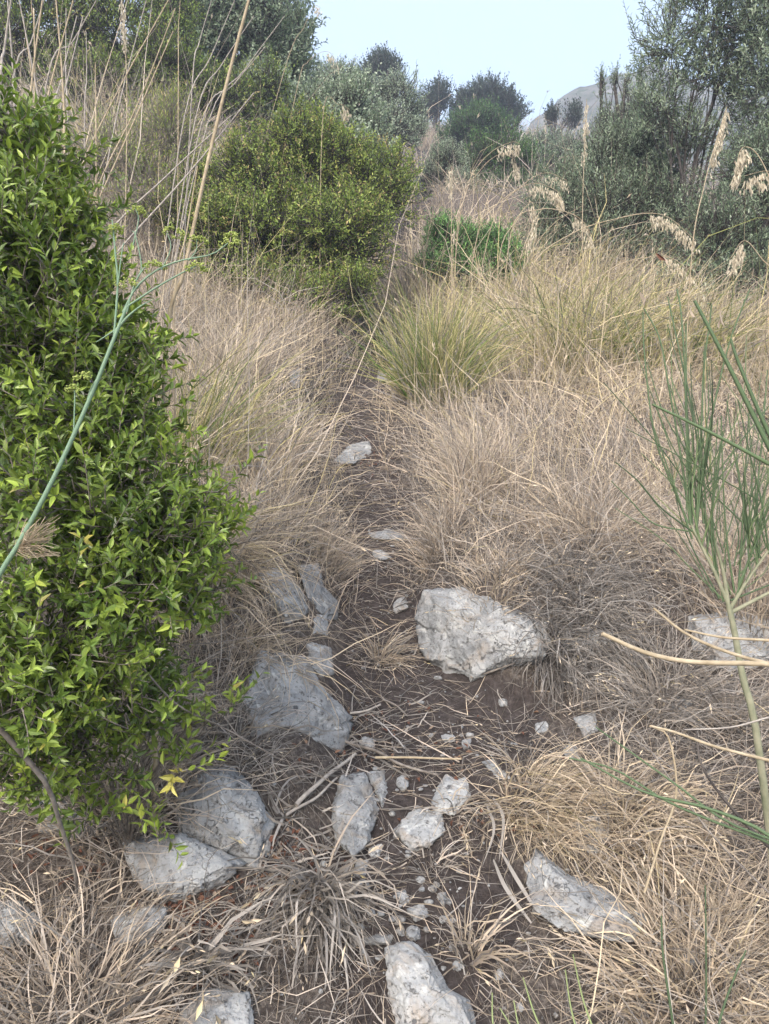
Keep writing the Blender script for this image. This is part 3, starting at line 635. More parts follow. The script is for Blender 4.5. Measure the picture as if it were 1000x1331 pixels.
crown('myrtle_sprig', 'sparse low green sprigs hanging over the grey rock below the large myrtle', 'shrub', gb(170, 1.75),
      [(210,930,50,35,1.5,.06), (235,990,35,25,1.5,.05), (150,1000,35,25,1.5,.05), (120,1060,55,30,1.5,.06), (200,1080,30,18,1.5,.04), (290,915,35,16,1.5,.04), (60,930,60,40,1.35,.06)],
      M['myrtle'], M['bark'], 75, .10, 10, .026, .010, 12, stems=7, trunk_r=.004, parts=('foliage', 'stems'), twr=.001, fill=(.1, 1), col=(.6, .2))
# middle shrubs
crown('mastic_shrub', 'large rounded yellowish green shrub at centre left, its foot above the path', 'shrub', gb(400, 6.6),
      [(330,250,75,70,6.5,.5), (400,240,85,62,6.7,.5), (475,252,66,52,6.7,.45), (350,320,90,60,6.3,.45), (440,330,70,70,6.3,.45), (425,385,60,40,6.1,.35), (280,300,45,52,6.3,.4), (262,245,40,38,6.6,.4), (510,225,32,34,6.8,.3), (300,350,50,30,6.2,.3), (370,285,80,40,6.2,.4), (455,285,60,40,6.3,.4), (230,280,35,40,6.4,.3), (340,290,60,32,6.0,.3), (430,292,60,32,6.0,.3), (290,290,40,30,6.1,.3), (400,395,60,32,5.9,.35), (460,385,38,36,5.9,.3), (340,370,50,30,6.0,.3), (385,185,50,36,6.6,.4), (445,205,42,34,6.6,.4), (315,212,38,30,6.5,.35), (420,170,25,18,6.7,.2)],
      M['mastic'], M['darkbark'], 7400, .17, 10, .030, .013, 21, stems=16, trunk_r=.016, parts=('foliage', 'stems'), twr=.0025, lump=.45, col=(.53, .3), up=.45)
crown('round_bush', 'small dome shaped bright green bush standing in grass right of the central shrub', 'bush', gb(612, 8.0),
      [(590,315,34,20,7.4,.3), (640,325,34,24,7.4,.3), (565,350,26,16,7.3,.25), (620,355,52,24,7.3,.3), (575,300,16,9,7.4,.2), (655,345,24,18,7.3,.2)],
      M['bushleaf'], M['darkbark'], 1900, .17, 12, .04, .010, 22, stems=8, trunk_r=.012, parts=('foliage', 'stems'), twr=.003, pair=False, col=(.5, .35), up=.5, lump=.7, fill=(.1, 1.0))
crown('olive_shrub', 'grey green wild olive thicket between the arching grass and the sparse tree', 'shrub', gb(760, 9),
      [(728,255,45,42,9.2,.6), (785,225,42,50,9.2,.6), (830,215,38,60,9.2,.6), (790,290,85,70,8.8,.6), (720,300,50,60,9,.5), (850,300,70,80,8.8,.6), (770,350,90,50,8.6,.5), (700,330,40,45,9,.4), (850,210,50,60,9,.5)],
      M['olive'], M['darkbark'], 5200, .22, 10, .050, .013, 23, stems=14, trunk_r=.02, parts=('foliage', 'stems'), twr=.003, lump=.45, col=(.5, .3), up=.6)
crown('olive_shrub', 'darker dense olive shrub at the right edge behind the broom tips', 'shrub', gb(960, 7),
      [(930,330,75,70,7.1,.5), (1010,300,80,90,7.2,.5), (900,400,80,50,6.9,.45), (980,400,90,60,6.8,.5), (1040,400,90,90,6.9,.5), (860,420,50,30,6.9,.3), (980,220,60,50,7.3,.4), (1080,280,90,120,7.2,.5)],
      M['olive'], M['darkbark'], 4200, .2, 10, .045, .013, 24, stems=14, trunk_r=.018, parts=('foliage', 'stems'), twr=.003, lump=.5, col=(.45, .3), up=.5)
crown('olive_tree', 'sparse olive tree with thin leaning trunk against the sky at upper right', 'tree', gb(890, 8.6),
      [(870,60,50,60,8.3,.4), (920,20,70,60,8.2,.5), (980,50,60,60,8.2,.5), (930,100,60,50,8.3,.4), (860,140,45,45,8.4,.35), (1000,120,60,60,8.2,.5), (940,-60,100,60,8.2,.6), (1040,0,80,90,8.2,.6), (900,180,50,35,8.4,.3), (990,180,50,40,8.3,.4)],
      M['olive'], M['darkbark'], 2500, .26, 12, .055, .014, 25, stems=0, trunk_r=.018, twr=.003, lump=.5, col=(.6, .25), up=.5, fill=(.2, 1))
crown('olive_tree', 'tall dense blue green tree rising out of frame at upper left', 'tree', gb(320, 12),
      [(300,20,75,70,12,.9), (350,50,55,70,12,.8), (270,60,50,60,12,.7), (360,90,45,40,12,.6), (320,-50,90,60,12,.9), (385,70,22,45,11.9,.4), (240,-10,60,60,12,.7)],
      M['olive'], M['darkbark'], 3800, .3, 10, .065, .034, 26, stems=3, trunk_r=.03, twr=.005, lump=.55, col=(.5, .25), up=.5)
crown('pale_shrub', 'soft pale green shrub behind and above the large rounded shrub', 'shrub', gb(430, 11),
      [(400,165,55,40,11,.7), (450,150,50,40,11.2,.7), (350,130,50,40,11,.6), (480,190,35,35,11,.5), (430,200,60,40,10.5,.6)],
      M['olive'], M['darkbark'], 2600, .25, 9, .045, .036, 27, stems=8, trunk_r=.02, parts=('foliage', 'stems'), twr=.004, simple=True, lump=.35, col=(.7, .25), up=.5)
crown('mastic_shrub', 'green shrub among dry stalks at the upper left corner', 'shrub', gb(120, 9.5),
      [(60,30,90,60,9.5,.7), (150,40,70,60,9.5,.7), (210,90,50,50,9.3,.6), (0,60,80,60,9.3,.6), (120,110,80,40,9,.5), (-80,50,90,90,9.4,.7), (220,20,40,60,9.8,.5), (250,120,45,35,9.8,.5), (300,130,45,30,10,.5), (345,110,35,25,10.5,.5)],
      M['mastic'], M['darkbark'], 5200, .22, 9, .045, .019, 28, stems=8, trunk_r=.02, parts=('foliage', 'stems'), twr=.004, simple=True, lump=.45, col=(.35, .3), up=.5)
crown('broad_shrub', 'dull olive brown brush in the dry stalks above the near myrtle', 'shrub', gb(170, 6.5),
      [(150,200,70,45,6.5,.4), (220,170,50,50,6.6,.4), (200,250,60,40,6.3,.35)],
      M['mastic'], M['bark'], 900, .2, 8, .045, .007, 29, stems=20, trunk_r=.008, parts=('foliage', 'stems'), twr=.002, simple=True, lump=.5, col=(.6, .3), up=.8)
# far shrubs and trees near the crest
def farc(name, label, cat, blobs, mat, seed, ntw, ll, col=(.5, .25), up=.5, lw=.4, trunk=.05):
    d = blobs[0][4]; px = blobs[0][0]
    return crown(name, label, cat, gb(px, d), blobs, M[mat], M['darkbark'], int(ntw*1.3), ll*3.2, 7, ll*.8, ll*lw*.9, seed, stems=5, trunk_r=trunk, twr=ll*.06, simple=True, lump=.45, col=col, up=up,
                 parts=('crown', 'trunk') if cat == 'tree' else ('foliage', 'stems'))
farc('pale_shrub', 'pale silvery green shrub left of the path gap near the skyline', 'shrub', [(470,130,50,30,17,1), (520,130,35,28,17,.8), (510,170,40,30,16,.8), (540,155,18,30,17,.5)], 'olive', 41, 1500, .07, (.75, .2))
farc('pale_shrub', 'pale low shrub just under the tall upper left tree', 'shrub', [(420,120,40,25,15,.8), (440,105,35,18,16,.7)], 'olive', 42, 900, .06, (.65, .25))
farc('conical_tree', 'small dark bushy tree standing alone on the skyline at centre left', 'tree', [(495,102,28,14,27,1.2), (490,88,14,12,27,.6), (510,90,11,12,27,.5), (480,110,18,10,27,.6), (500,76,6,8,27,.3)], 'pine', 43, 1100, .12, up=.9)
farc('broad_tree', 'dark broad tree on the skyline right of the path gap', 'tree', [(630,138,36,16,32,1.8), (602,140,20,14,32,1), (655,142,22,12,32,1.2), (632,122,18,8,32,1), (672,150,12,8,32,.8)], 'pine', 44, 1400, .15, up=.6)
farc('dark_shrub', 'small dark shrub on the skyline between the two skyline trees', 'shrub', [(570,125,18,16,32,1), (560,140,14,12,32,.8)], 'pine', 45, 400, .13)
farc('dome_shrub', 'dome shaped dark green shrub just below the broad skyline tree', 'shrub', [(620,175,42,24,22,1.5), (590,178,22,20,22,1), (650,178,24,18,22,1), (622,160,25,10,22,1)], 'darkleaf', 46, 1800, .085, (.45, .25))
farc('dark_shrub', 'deep green shrub above the small dome bush, behind drooping grass heads', 'shrub', [(640,215,50,32,15,1), (680,215,28,20,15,.8), (610,235,30,25,15,.7), (650,250,50,20,14.5,.7)], 'darkleaf', 47, 1800, .06, (.6, .3))
farc('pale_shrub', 'soft grey green shrub right of the path, left of the deep green shrub', 'shrub', [(580,215,28,24,14,.7), (560,235,20,18,14,.5), (600,245,24,20,13.5,.5)], 'olive', 48, 1000, .05, (.7, .2))
farc('pale_shrub', 'grey brown brush on the slope under the mountain ridge', 'shrub', [(705,195,30,14,20,1), (740,200,30,16,19,1), (680,205,30,12,19,.9), (715,220,40,20,18,1)], 'olive', 49, 1300, .07, (.55, .25))
farc('dark_shrub', 'small dark pointed shrub silhouetted below the mountain crest', 'shrub', [(718,150,8,10,26,.5), (745,150,12,14,26,.5)], 'pine', 50, 260, .1, up=1.2)
farc('pale_shrub', 'tall dusty shrub with upright tips left of the sparse olive tree', 'shrub', [(800,190,34,34,11,.5), (825,155,28,34,11,.4), (782,112,5,22,11,.12), (800,105,4,20,11,.1), (815,110,5,18,11,.12), (832,105,6,22,11,.15), (785,165,14,26,11,.3)], 'olive', 51, 1100, .05, (.6, .3), up=1.2, lw=.28)

# ------------------------------------------------------------------ tussocks
TG = 'grass tussocks on the banks'
def tussock(label, px, py, r, n, L, W, col, tilt=.9, k=.8, lean=0, leana=0, seed=0, cs=.06, segs=6, d=None, name='grass_tussock', wob=.5, mess=.45, cat='grass tussock', lift=0):
    global rng
    keep = rng; rng = np.random.default_rng(900+seed)
    b = gpt(px, py) if d is None else gxy((px-500)/1000*d, d)
    a = rng.uniform(-math.pi, math.pi, n); rr = np.sqrt(rng.random(n))*r
    x = b[0]+rr*np.cos(a); y = b[1]+rr*np.sin(a); z = H(x, y)-.01+lift
    t = tilt*(rr/r)+rng.normal(0, .30, n)
    dx = np.sin(t)*np.cos(a)+math.sin(lean)*math.cos(leana); dy = np.sin(t)*np.sin(a)+math.sin(lean)*math.sin(leana)
    az = np.arctan2(dy, dx)+rng.normal(0, mess, n)*np.where(rng.random(n) < .3, 2.2, 1); a0 = np.abs(np.hypot(dx, dy))
    g = Geo(); c = col+rng.normal(0, cs, n); dk = rng.random(n) < .12; c = np.where(dk, rng.uniform(.03, .3, n), c)
    P = blades(g, np.stack([x, y, z], -1), az, L*rng.uniform(.3, 1.15, n), W*1.3*rng.uniform(.5, 1.3, n), a0, k*rng.uniform(.4, 1.5, n), c, segs, wob)
    ears(g, P, c, .07, W)
    o = g.build(name, M['grass']); V = b
    me = o.data; co = np.empty(len(me.vertices)*3, np.float32); me.vertices.foreach_get('co', co); me.vertices.foreach_set('co', (co.reshape(-1, 3)-b.astype(np.float32)).ravel()); o.location = tuple(b)
    rng = keep
    return tag(o, label, cat, TG)
tussock('large yellow green fountain tussock at the right edge of the upper path', 566, 526, .13, 1500, .72, .0036, .86, .38, .55, seed=1, cs=.09, mess=.3)
tussock('dense olive green tussock leaning right behind the yellow green fountain tussock', 735, 490, .28, 900, .95, .004, .74, .5, 1.0, seed=2, cs=.16)
tussock('dull green tussock of long fine blades in front of the dark olive shrub', 810, 480, .35, 800, .8, .0042, .82, .6, 1.2, seed=3, cs=.12)
tussock('greyish green tussock under the right edge olive shrub', 890, 480, .3, 900, .7, .0045, .80, .7, 1.1, seed=4, cs=.2)
tussock('pinkish upright tussock at middle of the right bank', 618, 640, .09, 800, .33, .0024, .44, .5, .4, seed=5)
tussock('tan tussock spilling over the left edge of the path', 418, 712, .09, 800, .21, .0024, .43, .7, .9, seed=6)
tussock('sandy tussock standing above the largest cracked outcrop', 640, 752, .10, 450, .17, .0026, .46, .8, .9, seed=7)
tussock('hanging tussock of dark grey blades right of the largest cracked outcrop', 722, 845, .06, 650, .22, .0028, .12, 1.0, 2.2, lean=.7, leana=-math.pi/2, seed=8, cs=.07)
tussock('hanging tussock of wide bleached grey blades at the lower centre', 412, 1170, .045, 420, .25, .0042, .25, .8, 2.0, lean=.9, leana=-math.pi/2, seed=9, cs=.07)
tussock('thin straw coloured tuft growing on the path between the two rock banks', 497, 855, .03, 170, .20, .0024, .48, 1.2, 1.0, lean=.6, leana=-.5, seed=10)
tussock('long combed straw tussock sweeping down over the big left block', 262, 745, .10, 520, .48, .003, .56, .5, 1.5, lean=.9, leana=-.8, seed=11, mess=.2)
tussock('short tussock of straw on the crown of the big left block', 330, 850, .06, 200, .3, .0026, .5, .5, 1.6, lean=.9, leana=-.8, seed=12, mess=.25)
tussock('green tinged tall tussock beside the right edge of the near myrtle', 245, 610, .10, 420, .62, .0035, .86, .55, .6, lean=.3, leana=.2, seed=13, cs=.1)
tussock('pale yellow tussock combed over the long low grey rock', 705, 1050, .10, 750, .24, .0022, .55, .8, 1.6, lean=.8, leana=-.9, seed=14)
tussock('yellowish tussock above the grey rock seen through grass', 830, 1080, .12, 750, .24, .0028, .50, .9, 1.4, lean=.6, leana=-1.2, seed=15)
tussock('small straw tuft hanging right of the rounded block pair', 592, 1062, .036, 90, .14, .003, .4, .9, 1.8, lean=.7, leana=-1.4, seed=16)
tussock('rust coloured thin tuft on the dark soil right of the bottom boulder', 612, 1240, .03, 90, .2, .003, .47, .8, 1.2, lean=.3, leana=-1.2, seed=17)
tussock('pale tangled tussock at the lower right corner', 900, 1260, .16, 1300, .22, .0028, .5, 1.1, 1.2, seed=18)
tussock('bleached tussock left of the broom trunk', 860, 900, .12, 900, .28, .0026, .3, 1.0, 1.2, seed=19)
tussock('round tussock of white straw at foot of the broom trunk', 950, 930, .08, 700, .22, .0026, .34, 1.0, 1.4, seed=20)
tussock('tan grass mound at the lower left corner', 90, 1290, .18, 1100, .19, .0028, .42, 1.0, 1.0, seed=21)
tussock('broad bladed bleached tuft over the grey rock at lower left', 262, 1262, .03, 110, .2, .007, .24, 1.0, 1.6, lean=.6, leana=-1.1, seed=22)
tussock('thick tan tussock in deep shade under the myrtle', 150, 1000, .16, 1000, .28, .0028, .40, .9, 1.2, seed=23)
tussock('tall sandy tussock on the upper left bank under the central shrub', 290, 500, .2, 1000, .42, .0032, .43, .6, .7, seed=24)
tussock('feathery pink tan tussock at middle of the left bank', 345, 600, .14, 900, .30, .0028, .42, .6, .8, seed=25)
tussock('thick straw tussock on the right bank near the broom', 770, 700, .16, 1200, .34, .0028, .45, .8, 1.0, seed=26)
tussock('tall dry tussock in the path gap beside the round bush', 530, 400, .25, 700, .7, .005, .45, .4, .6, seed=27)
tussock('huge dry tussock of grey and tan blades above the near myrtle', 170, 310, .6, 2200, 1.6, .007, .46, .45, .8, seed=28, cs=.16)
tussock('tall straw tussock behind the top of the near myrtle', 120, 300, .5, 1500, 1.7, .007, .5, .4, .7, seed=36, cs=.16)
tussock('dry tussock mass left of the central rounded shrub', 240, 360, .4, 1400, .85, .005, .42, .55, .8, seed=29, cs=.12)
tussock('brown green dry tussock at top of the upper left bank', 120, 180, .6, 1800, 1.3, .008, .55, .5, .8, seed=30, cs=.2)
tussock('orange tinted dry grass clump in the path gap near the skyline', 545, 190, .8, 700, 1.1, .016, .47, .5, .6, seed=31)
tussock('pinkish grass patch by the right edge beyond the broom', 975, 760, .16, 1500, .32, .0026, .44, .5, .6, seed=32)
tussock('dull grey tussock at the brink above the low half buried rock', 760, 790, .12, 1100, .22, .0026, .2, .9, 1.5, lean=.5, leana=-1.4, seed=33)
tussock('wiry brown tussock beside the left end of the largest cracked outcrop', 575, 700, .07, 600, .25, .0024, .42, .7, .9, seed=34)
tussock('sparse greyish tuft between the stones below the egg shaped rock', 560, 1125, .04, 60, .12, .0024, .3, 1.3, .8, seed=35)

tussock('sparse tall straw stems rising over the right bank behind the largest outcrop', 680, 640, .30, 110, .55, .0022, .6, .35, .5, seed=40)
tussock('sparse tall straw stems rising beside the right edge of the near myrtle', 250, 560, .30, 150, .75, .0024, .6, .35, .5, seed=41)
tussock('sparse tall straw stems on the right bank under the broom tips', 820, 620, .30, 130, .5, .0022, .58, .4, .6, seed=42)
tussock('short dark wiry tuft in the shade at the foot of the big left block', 300, 960, .10, 420, .16, .0024, .24, 1.0, 1.2, seed=43)
tussock('thin straw tuft between the myrtle and the diagonally cracked rock', 215, 1040, .06, 220, .18, .0024, .42, .9, 1.2, lean=.5, leana=-1.2, seed=44)
# ------------------------------------------------------------------ tall stalks and arching panicle grass
def stalk(parent, pl, r0, r1, mat, n=16, name='stalk'):
    g = Geo(); c = curve(pl, n) if len(pl) < n else np.array(pl); tubes(g, c[None], np.linspace(r0, r1, len(c))[None], 6); return g.build(name, mat, parent, smooth=True), c
def spikelets(g, c, t0, dens, L, side=.0, spread=.012):
    """drooping spikelets along the last part of a stem"""
    m = dens; t = rng.uniform(t0, 1, m)*(len(c)-1); i = np.clip(t.astype(int), 0, len(c)-2); f = (t-i)[:, None]
    p = c[i]*(1-f)+c[i+1]*f; hang = rng.uniform(.1, 1, m)[:, None]*spread
    p = p+np.array([0, 0, -1])*hang+rdir(m)*hang*.3
    ax = nrm(np.array([0, 0, -1.])+rdir(m)*.35)
    for q in range(2):
        leaves(g, p, ax, rdir(m), L*rng.uniform(.6, 1.15, m), L*.19, rng.random(m), False, .5)
def panicle_grass(label, base, stems, seed, group='arching grass stems with drooping seed heads'):
    root = empty('arching_grass', base, label, 'tall grass', group)
    for pl, r, t0, dens, L in stems:
        o, c = stalk(root, pl, r, r*.35, M['straw'], 26)
        if dens:
            g = Geo(); spikelets(g, c, 1-(1-t0)*1.25, int(dens*2.4), L*.9, spread=.075); g.build('seed_head', M['spike'], root)
    return root
def arc(pp, d): return pcurve(pp, d, 26)
b1 = gb(640, 5.4)
def A_(label, base_px, bd, pp, d, r, t0, dens, L, seed):
    b = gb(base_px, bd); panicle_grass(label, b, [(np.vstack([b[None], arc(pp, d)]) if False else curve(np.vstack([b[None], [pt(a, c_, d) for a, c_ in pp]]), 26), r, t0, dens, L)], seed)
A_('lowest long arching stem whose seed head hangs at upper right', 655, 5.2, [(690,350),(740,305),(800,284),(860,278),(905,312)], 5.0, .0045, .80, 75, .045, 1)
A_('arching stem with seed head drooping over the broom tips', 720, 5.0, [(745,400),(790,352),(835,335),(880,338),(921,388)], 4.8, .0042, .80, 70, .045, 2)
A_('arching stem with a wide seed head left of the olive thicket', 600, 5.8, [(622,300),(650,262),(690,238),(722,246),(733,262)], 5.6, .004, .68, 75, .045, 3)
A_('uppermost short arching stem with seed head near the deep green shrub', 590, 6.2, [(596,280),(615,225),(640,196),(665,184),(676,186)], 6, .0035, .72, 34, .045, 4)
A_('arching stem with ragged seed head in front of the deep green shrub', 585, 6.2, [(600,270),(625,220),(650,200),(668,206),(674,222)], 6.1, .0035, .8, 26, .045, 5)
A_('arching stem whose seed head hangs straight down beside the round bush', 640, 5.6, [(650,330),(668,290),(690,262),(694,280),(688,318)], 5.4, .004, .7, 42, .045, 6)
A_('arching stem with seed head bending to the right of the round bush', 650, 5.4, [(665,300),(700,272),(740,276),(762,292),(772,318)], 5.2, .004, .72, 45, .045, 7)
A_('short arching stem with small seed head above the wide one', 610, 5.9, [(640,290),(680,240),(710,224),(738,234)], 5.8, .0035, .8, 24, .036, 8)
A_('tall straight stem with slim seed head left of the sparse olive tree', 757, 5.4, [(757,360),(758,250),(763,128)], 5.2, .0042, .84, 40, .034, 9)
A_('tall leaning stem with two clumps of seeds in front of the sparse olive tree', 890, 4.4, [(900,325),(916,240),(932,180),(945,138)], 4.2, .0038, .72, 75, .040, 10)
A_('upright stem with plume in the grass at the left foot of the round bush', 588, 6, [(587,380),(587,260),(587,215)], 5.9, .004, .78, 34, .034, 11)
A_('upright thin stem crossing in front of the round bush', 590, 5.4, [(590,440),(589,340),(590,290)], 5.2, .0035, .92, 8, .034, 12)
A_('stem with hanging plume entering from the right edge', 1060, 4.2, [(1050,330),(1010,250),(985,200),(965,192),(955,225)], 4.1, .004, .78, 60, .045, 13)
A_('stem with pale drooping seed head over the dark right edge shrub', 1050, 4.0, [(1020,380),(990,335),(968,312),(950,335)], 3.9, .0035, .82, 42, .040, 14)
A_('stem with seed head cut off by the right edge of the photo', 1080, 4.2, [(1060,300),(1030,240),(1000,222),(968,228)], 4.1, .0035, .7, 42, .045, 15)
A_('pair of thin stems with small seed heads on the central shrub top', 415, 6, [(420,150),(440,135),(455,142)], 5.8, .003, .8, 16, .045, 16)
A_('thin arching stem with seeds against the sky beside the tall left tree', 330, 6.5, [(385,120),(400,80),(425,66),(440,82)], 6.4, .003, .8, 18, .036, 17)
A_('thin stem with dark hooked tip against the sky at the top', 290, 6.5, [(370,90),(395,35),(408,8),(416,8)], 6.4, .003, .85, 14, .034, 18)
A_('arched bare tan stem bending over the round tussock left of broom', 700, 5.0, [(712,400),(735,360),(775,330),(810,322)], 4.9, .0035, 1, 0, .036, 19)
A_('long leaning bare stem between the fountain tussock and the olive thicket', 640, 5.2, [(660,400),(690,330),(720,290),(760,265)], 5.1, .0038, 1, 0, .036, 20)
A_('upright stem with tan plume at the top left', 160, 5, [(165,160),(163,60),(158,-10)], 4.9, .004, .75, 50, .036, 21)
# the long straw stem in front
b = gb(200, 1.75); ts = empty('straw_stem', b, 'long single straw coloured stem leaning right from the grass to the top of the photo', 'grass stem')
stalk(ts, np.vstack([b, pt(214,480,1.7), pt(240,350,1.68), pt(268,220,1.66), pt(298,95,1.64), pt(326,-10,1.62), pt(345,-90,1.6)]), .0052, .0028, M['straw'], 24)
b = gb(236, 2.2); ts = empty('straw_stem', b, 'thinner straw stem parallel and left of the long single stem', 'grass stem')
stalk(ts, np.vstack([b, pt(226,420,2.1), pt(243,300,2.08), pt(257,215,2.05)]), .0035, .0015, M['straw'], 16)
# dry stalks at the upper left: each a leaning cane
rs = np.random.default_rng(5)
CANES = [((30,235),(55,0),3,'straw',.006), ((40,240),(95,0),3,'straw',.0055), ((55,245),(108,20),3.1,'greystem',.005), ((70,240),(25,0),3.1,'greystem',.005), ((85,235),(72,-10),3,'straw',.006),
         ((62,240),(30,20),3.2,'straw',.005), ((0,130),(15,-5),3,'greystem',.007), ((5,230),(-5,40),3,'greystem',.006), ((20,200),(10,0),3.4,'greystem',.006), ((120,260),(228,10),4,'straw',.005),
         ((110,300),(225,40),4,'straw',.0055), ((130,260),(190,0),4.4,'greystem',.005), ((135,310),(300,150),4,'greystem',.006), ((150,330),(330,120),4,'greystem',.006), ((240,150),(305,0),5,'greystem',.005),
         ((255,150),(330,20),5,'greystem',.005), ((262,160),(345,60),5,'greystem',.005), ((250,110),(275,0),5,'greystem',.005), ((270,160),(370,20),5,'greystem',.0045), ((88,170),(86,10),4,'greystem',.005),
         ((65,180),(100,20),3.6,'greystem',.005), ((110,160),(112,40),4,'greystem',.004), ((125,190),(124,80),4,'straw',.005), ((232,100),(235,-10),5,'straw',.004), ((60,110),(125,0),4,'greystem',.005),
         ((15,120),(60,-10),3.6,'greystem',.005), ((100,230),(230,-20),4.2,'straw',.0055), ((45,60),(40,-20),3.3,'straw',.004)]
for i, ((x0, y0), (x1, y1), d, m, r) in enumerate(CANES):
    bx = x0+(x0-x1)*.6; b = gb(bx, d+.3)
    o, c = stalk(None, np.vstack([b, pt(x0, y0, d), pt((x0+x1)/2+rs.normal(0, 3), (y0+y1)/2, d), pt(x1, y1, d-.05)]), r, r*.45, M[m], 16, 'dry_cane')
    tag(o, 'straight dry cane in the bundle rising at the upper left corner' if x0 < 125 and d < 4.3 else 'straight dry cane leaning right across the shrubs at upper left', 'dry cane', 'dry canes in the near corner bundle' if x0 < 125 and d < 4.3 else 'dry canes leaning across the shrubs')

# ------------------------------------------------------------------ fennel in the left foreground
b = np.array([-.60, .82, float(H(-.60, .82))])
fn = empty('fennel_plant', b, 'blue green fennel stalk with small yellow umbels leaning across the myrtle', 'fennel')
def fst(pl, d, r0, r1, n=14, name='branch'):
    g = Geo(); c = pcurve(pl, d, n); tubes(g, c[None], np.linspace(r0, r1, n)[None]*.8, 8, u=[.35]); g.build(name, M['fennel'], fn, smooth=True); return c
g = Geo(); c = curve(np.vstack([b, pt(-60,900,.8), pt(-8,762,.8), pt(28,700,.8), pt(75,610,.8), pt(120,510,.8), pt(150,435,.8), pt(165,398,.8)]), 30); tubes(g, c[None], np.linspace(.0033, .0018, 30)[None], 8, u=[.35]); g.build('main_stem', M['fennel'], fn, smooth=True)
fst([(148,440),(153,370),(150,330),(146,285)], .8, 0.00158, 0.00096)
fst([(153,372),(158,330),(161,315)], .8, 0.00094, 0.00072)
fst([(160,405),(178,372),(205,350),(235,338),(275,330),(297,315)], .8, 0.00158, 0.00080)
fst([(162,400),(200,375),(235,355),(255,345)], .8, 0.00144, 0.00080)
fst([(165,405),(170,385),(178,362),(195,338)], .8, 0.00130, 0.00080); fst([(178,362),(184,345),(176,305),(172,300)], .8, 0.00094, 0.00064); fst([(173,318),(180,285),(176,270)], .8, 0.00086, 0.00056)
fst([(210,350),(222,322),(217,300)], .8, 0.00079, 0.00056); fst([(245,338),(255,325),(256,310)], .8, 0.00079, 0.00056); fst([(150,430),(165,412),(182,398),(200,388)], .8, 0.00202, 0.00048)
fst([(150,428),(135,438),(125,444)], .8, 0.00130, 0.00048); fst([(112,525),(118,505),(128,488)], .8, 0.00086, 0.00056); fst([(96,560),(97,510),(92,500)], .8, 0.00108, 0.00064)
um = [(153,295,9), (178,272,10), (225,298,11), (257,310,10), (300,314,14), (203,343,12), (166,366,13), (256,345,11), (112,488,12), (94,503,7), (302,305,8)]
for (ux, uy, ur) in um:
    g = Geo(); n = 11; o0 = pt(ux, uy+ur*1.1, .8); V0, F0 = ico(1); ends = []
    for q in range(n):
        v = nrm(np.array([rng.normal(0, .6), rng.normal(0, .6), .8])); e = o0+v*ur/1000*.8*1.3; ends.append(curve([o0, e], 3))
        for w in range(9): g.add(V0*rng.uniform(.0007, .0013)*np.array([1, 1, .8])+e+rdir(1)[0]*.0026, F0, np.full((len(V0), 2), rng.random()))
    um_o = g.build('umbel', M['umbel'], fn, smooth=True)
    g = Geo(); tubes(g, np.array(ends), np.full((n, 3), .00035), 3, u=np.full(n, .8)); g.build('ray', M['fennel'], um_o)
    # keep the rays aligned under their umbel
g = Geo(); P = []; 
for q in range(90):
    s0 = pt(25+rng.normal(0, 3), 712+rng.normal(0, 3), .8); e = pt(25+rng.uniform(5, 55), 712-rng.uniform(-15, 45), .8+rng.normal(0, .01)); P.append(curve([s0, (s0+e)/2+rdir(1)[0]*.006, e], 6))
tubes(g, np.array(P), np.full((90, 6), .0004), 3); g.build('dry_leaf', M['straw'], fn)

# ------------------------------------------------------------------ broom on the right
b = gb(1015, 1.62); br = empty('broom_plant', b, 'broom bush with straight rush green stems and a bare forked trunk at the right edge', 'broom')
g = Geo(); dB = 1.55
trunk = curve(np.vstack([b, pt(985,960,dB), pt(966,880,dB), pt(955,820,dB), pt(947,785,dB)]), 12); tubes(g, trunk[None], np.linspace(.0082, .0055, 12)[None], 10)
fork = [[(947,785),(930,745),(910,705),(898,680)], [(950,790),(968,760),(985,735),(1010,700)], [(947,785),(940,740),(925,690),(915,660)], [(952,795),(1000,770),(1060,740)]]
for f in fork: tubes(g, pcurve(f, dB, 10)[None], np.linspace(.0046, .0022, 10)[None], 7)
g.build('trunk', M['broombark'], br, smooth=True)
rb = np.random.default_rng(3)
ST = [((898,682),(885,590),(870,505),(858,440),(837,400),2.2), ((898,682),(893,560),(890,470),(885,400),(880,375),2.2), ((895,680),(870,620),(850,560),(838,460),(836,405),2), ((900,690),(897,600),(893,520),(892,420),2.2),
      ((905,690),(912,560),(915,480),(925,400),(920,395),2), ((905,695),(915,600),(930,520),(950,440),(975,375),2.2), ((900,700),(880,640),(862,590),(845,540),1.8), ((915,680),(905,560),(880,440),(868,385),2),
      ((1010,600),(975,530),(940,460),(903,390),4), ((1010,585),(985,530),(960,470),(950,440),3.4), ((1010,608),(940,570),(890,545),(848,525),3), ((900,690),(860,660),(830,625),(800,600),1.6),
      ((895,690),(850,680),(820,650),(795,625),1.5), ((960,770),(965,690),(970,600),(975,520),1.9), ((955,770),(945,700),(940,620),(938,540),1.9), ((985,735),(985,640),(992,560),(998,480),2),
      ((975,740),(968,660),(955,590),(945,520),1.8), ((1000,720),(990,650),(975,590),(960,520),1.8), ((960,760),(985,700),(1003,640),2), ((950,780),(1000,760),(1040,745),2), ((955,785),(985,690),(1000,610),2.2),
      ((930,745),(925,680),(935,600),(940,560),1.8), ((947,785),(900,740),(860,700),(800,660),1.4), ((912,710),(935,640),(960,590),1.8), ((912,710),(900,650),(905,600),(910,540),1.9)]
seg = []
for row in ST:
    r = row[-1]; pts_ = list(row[:-1]); seg.append((pts_, r))
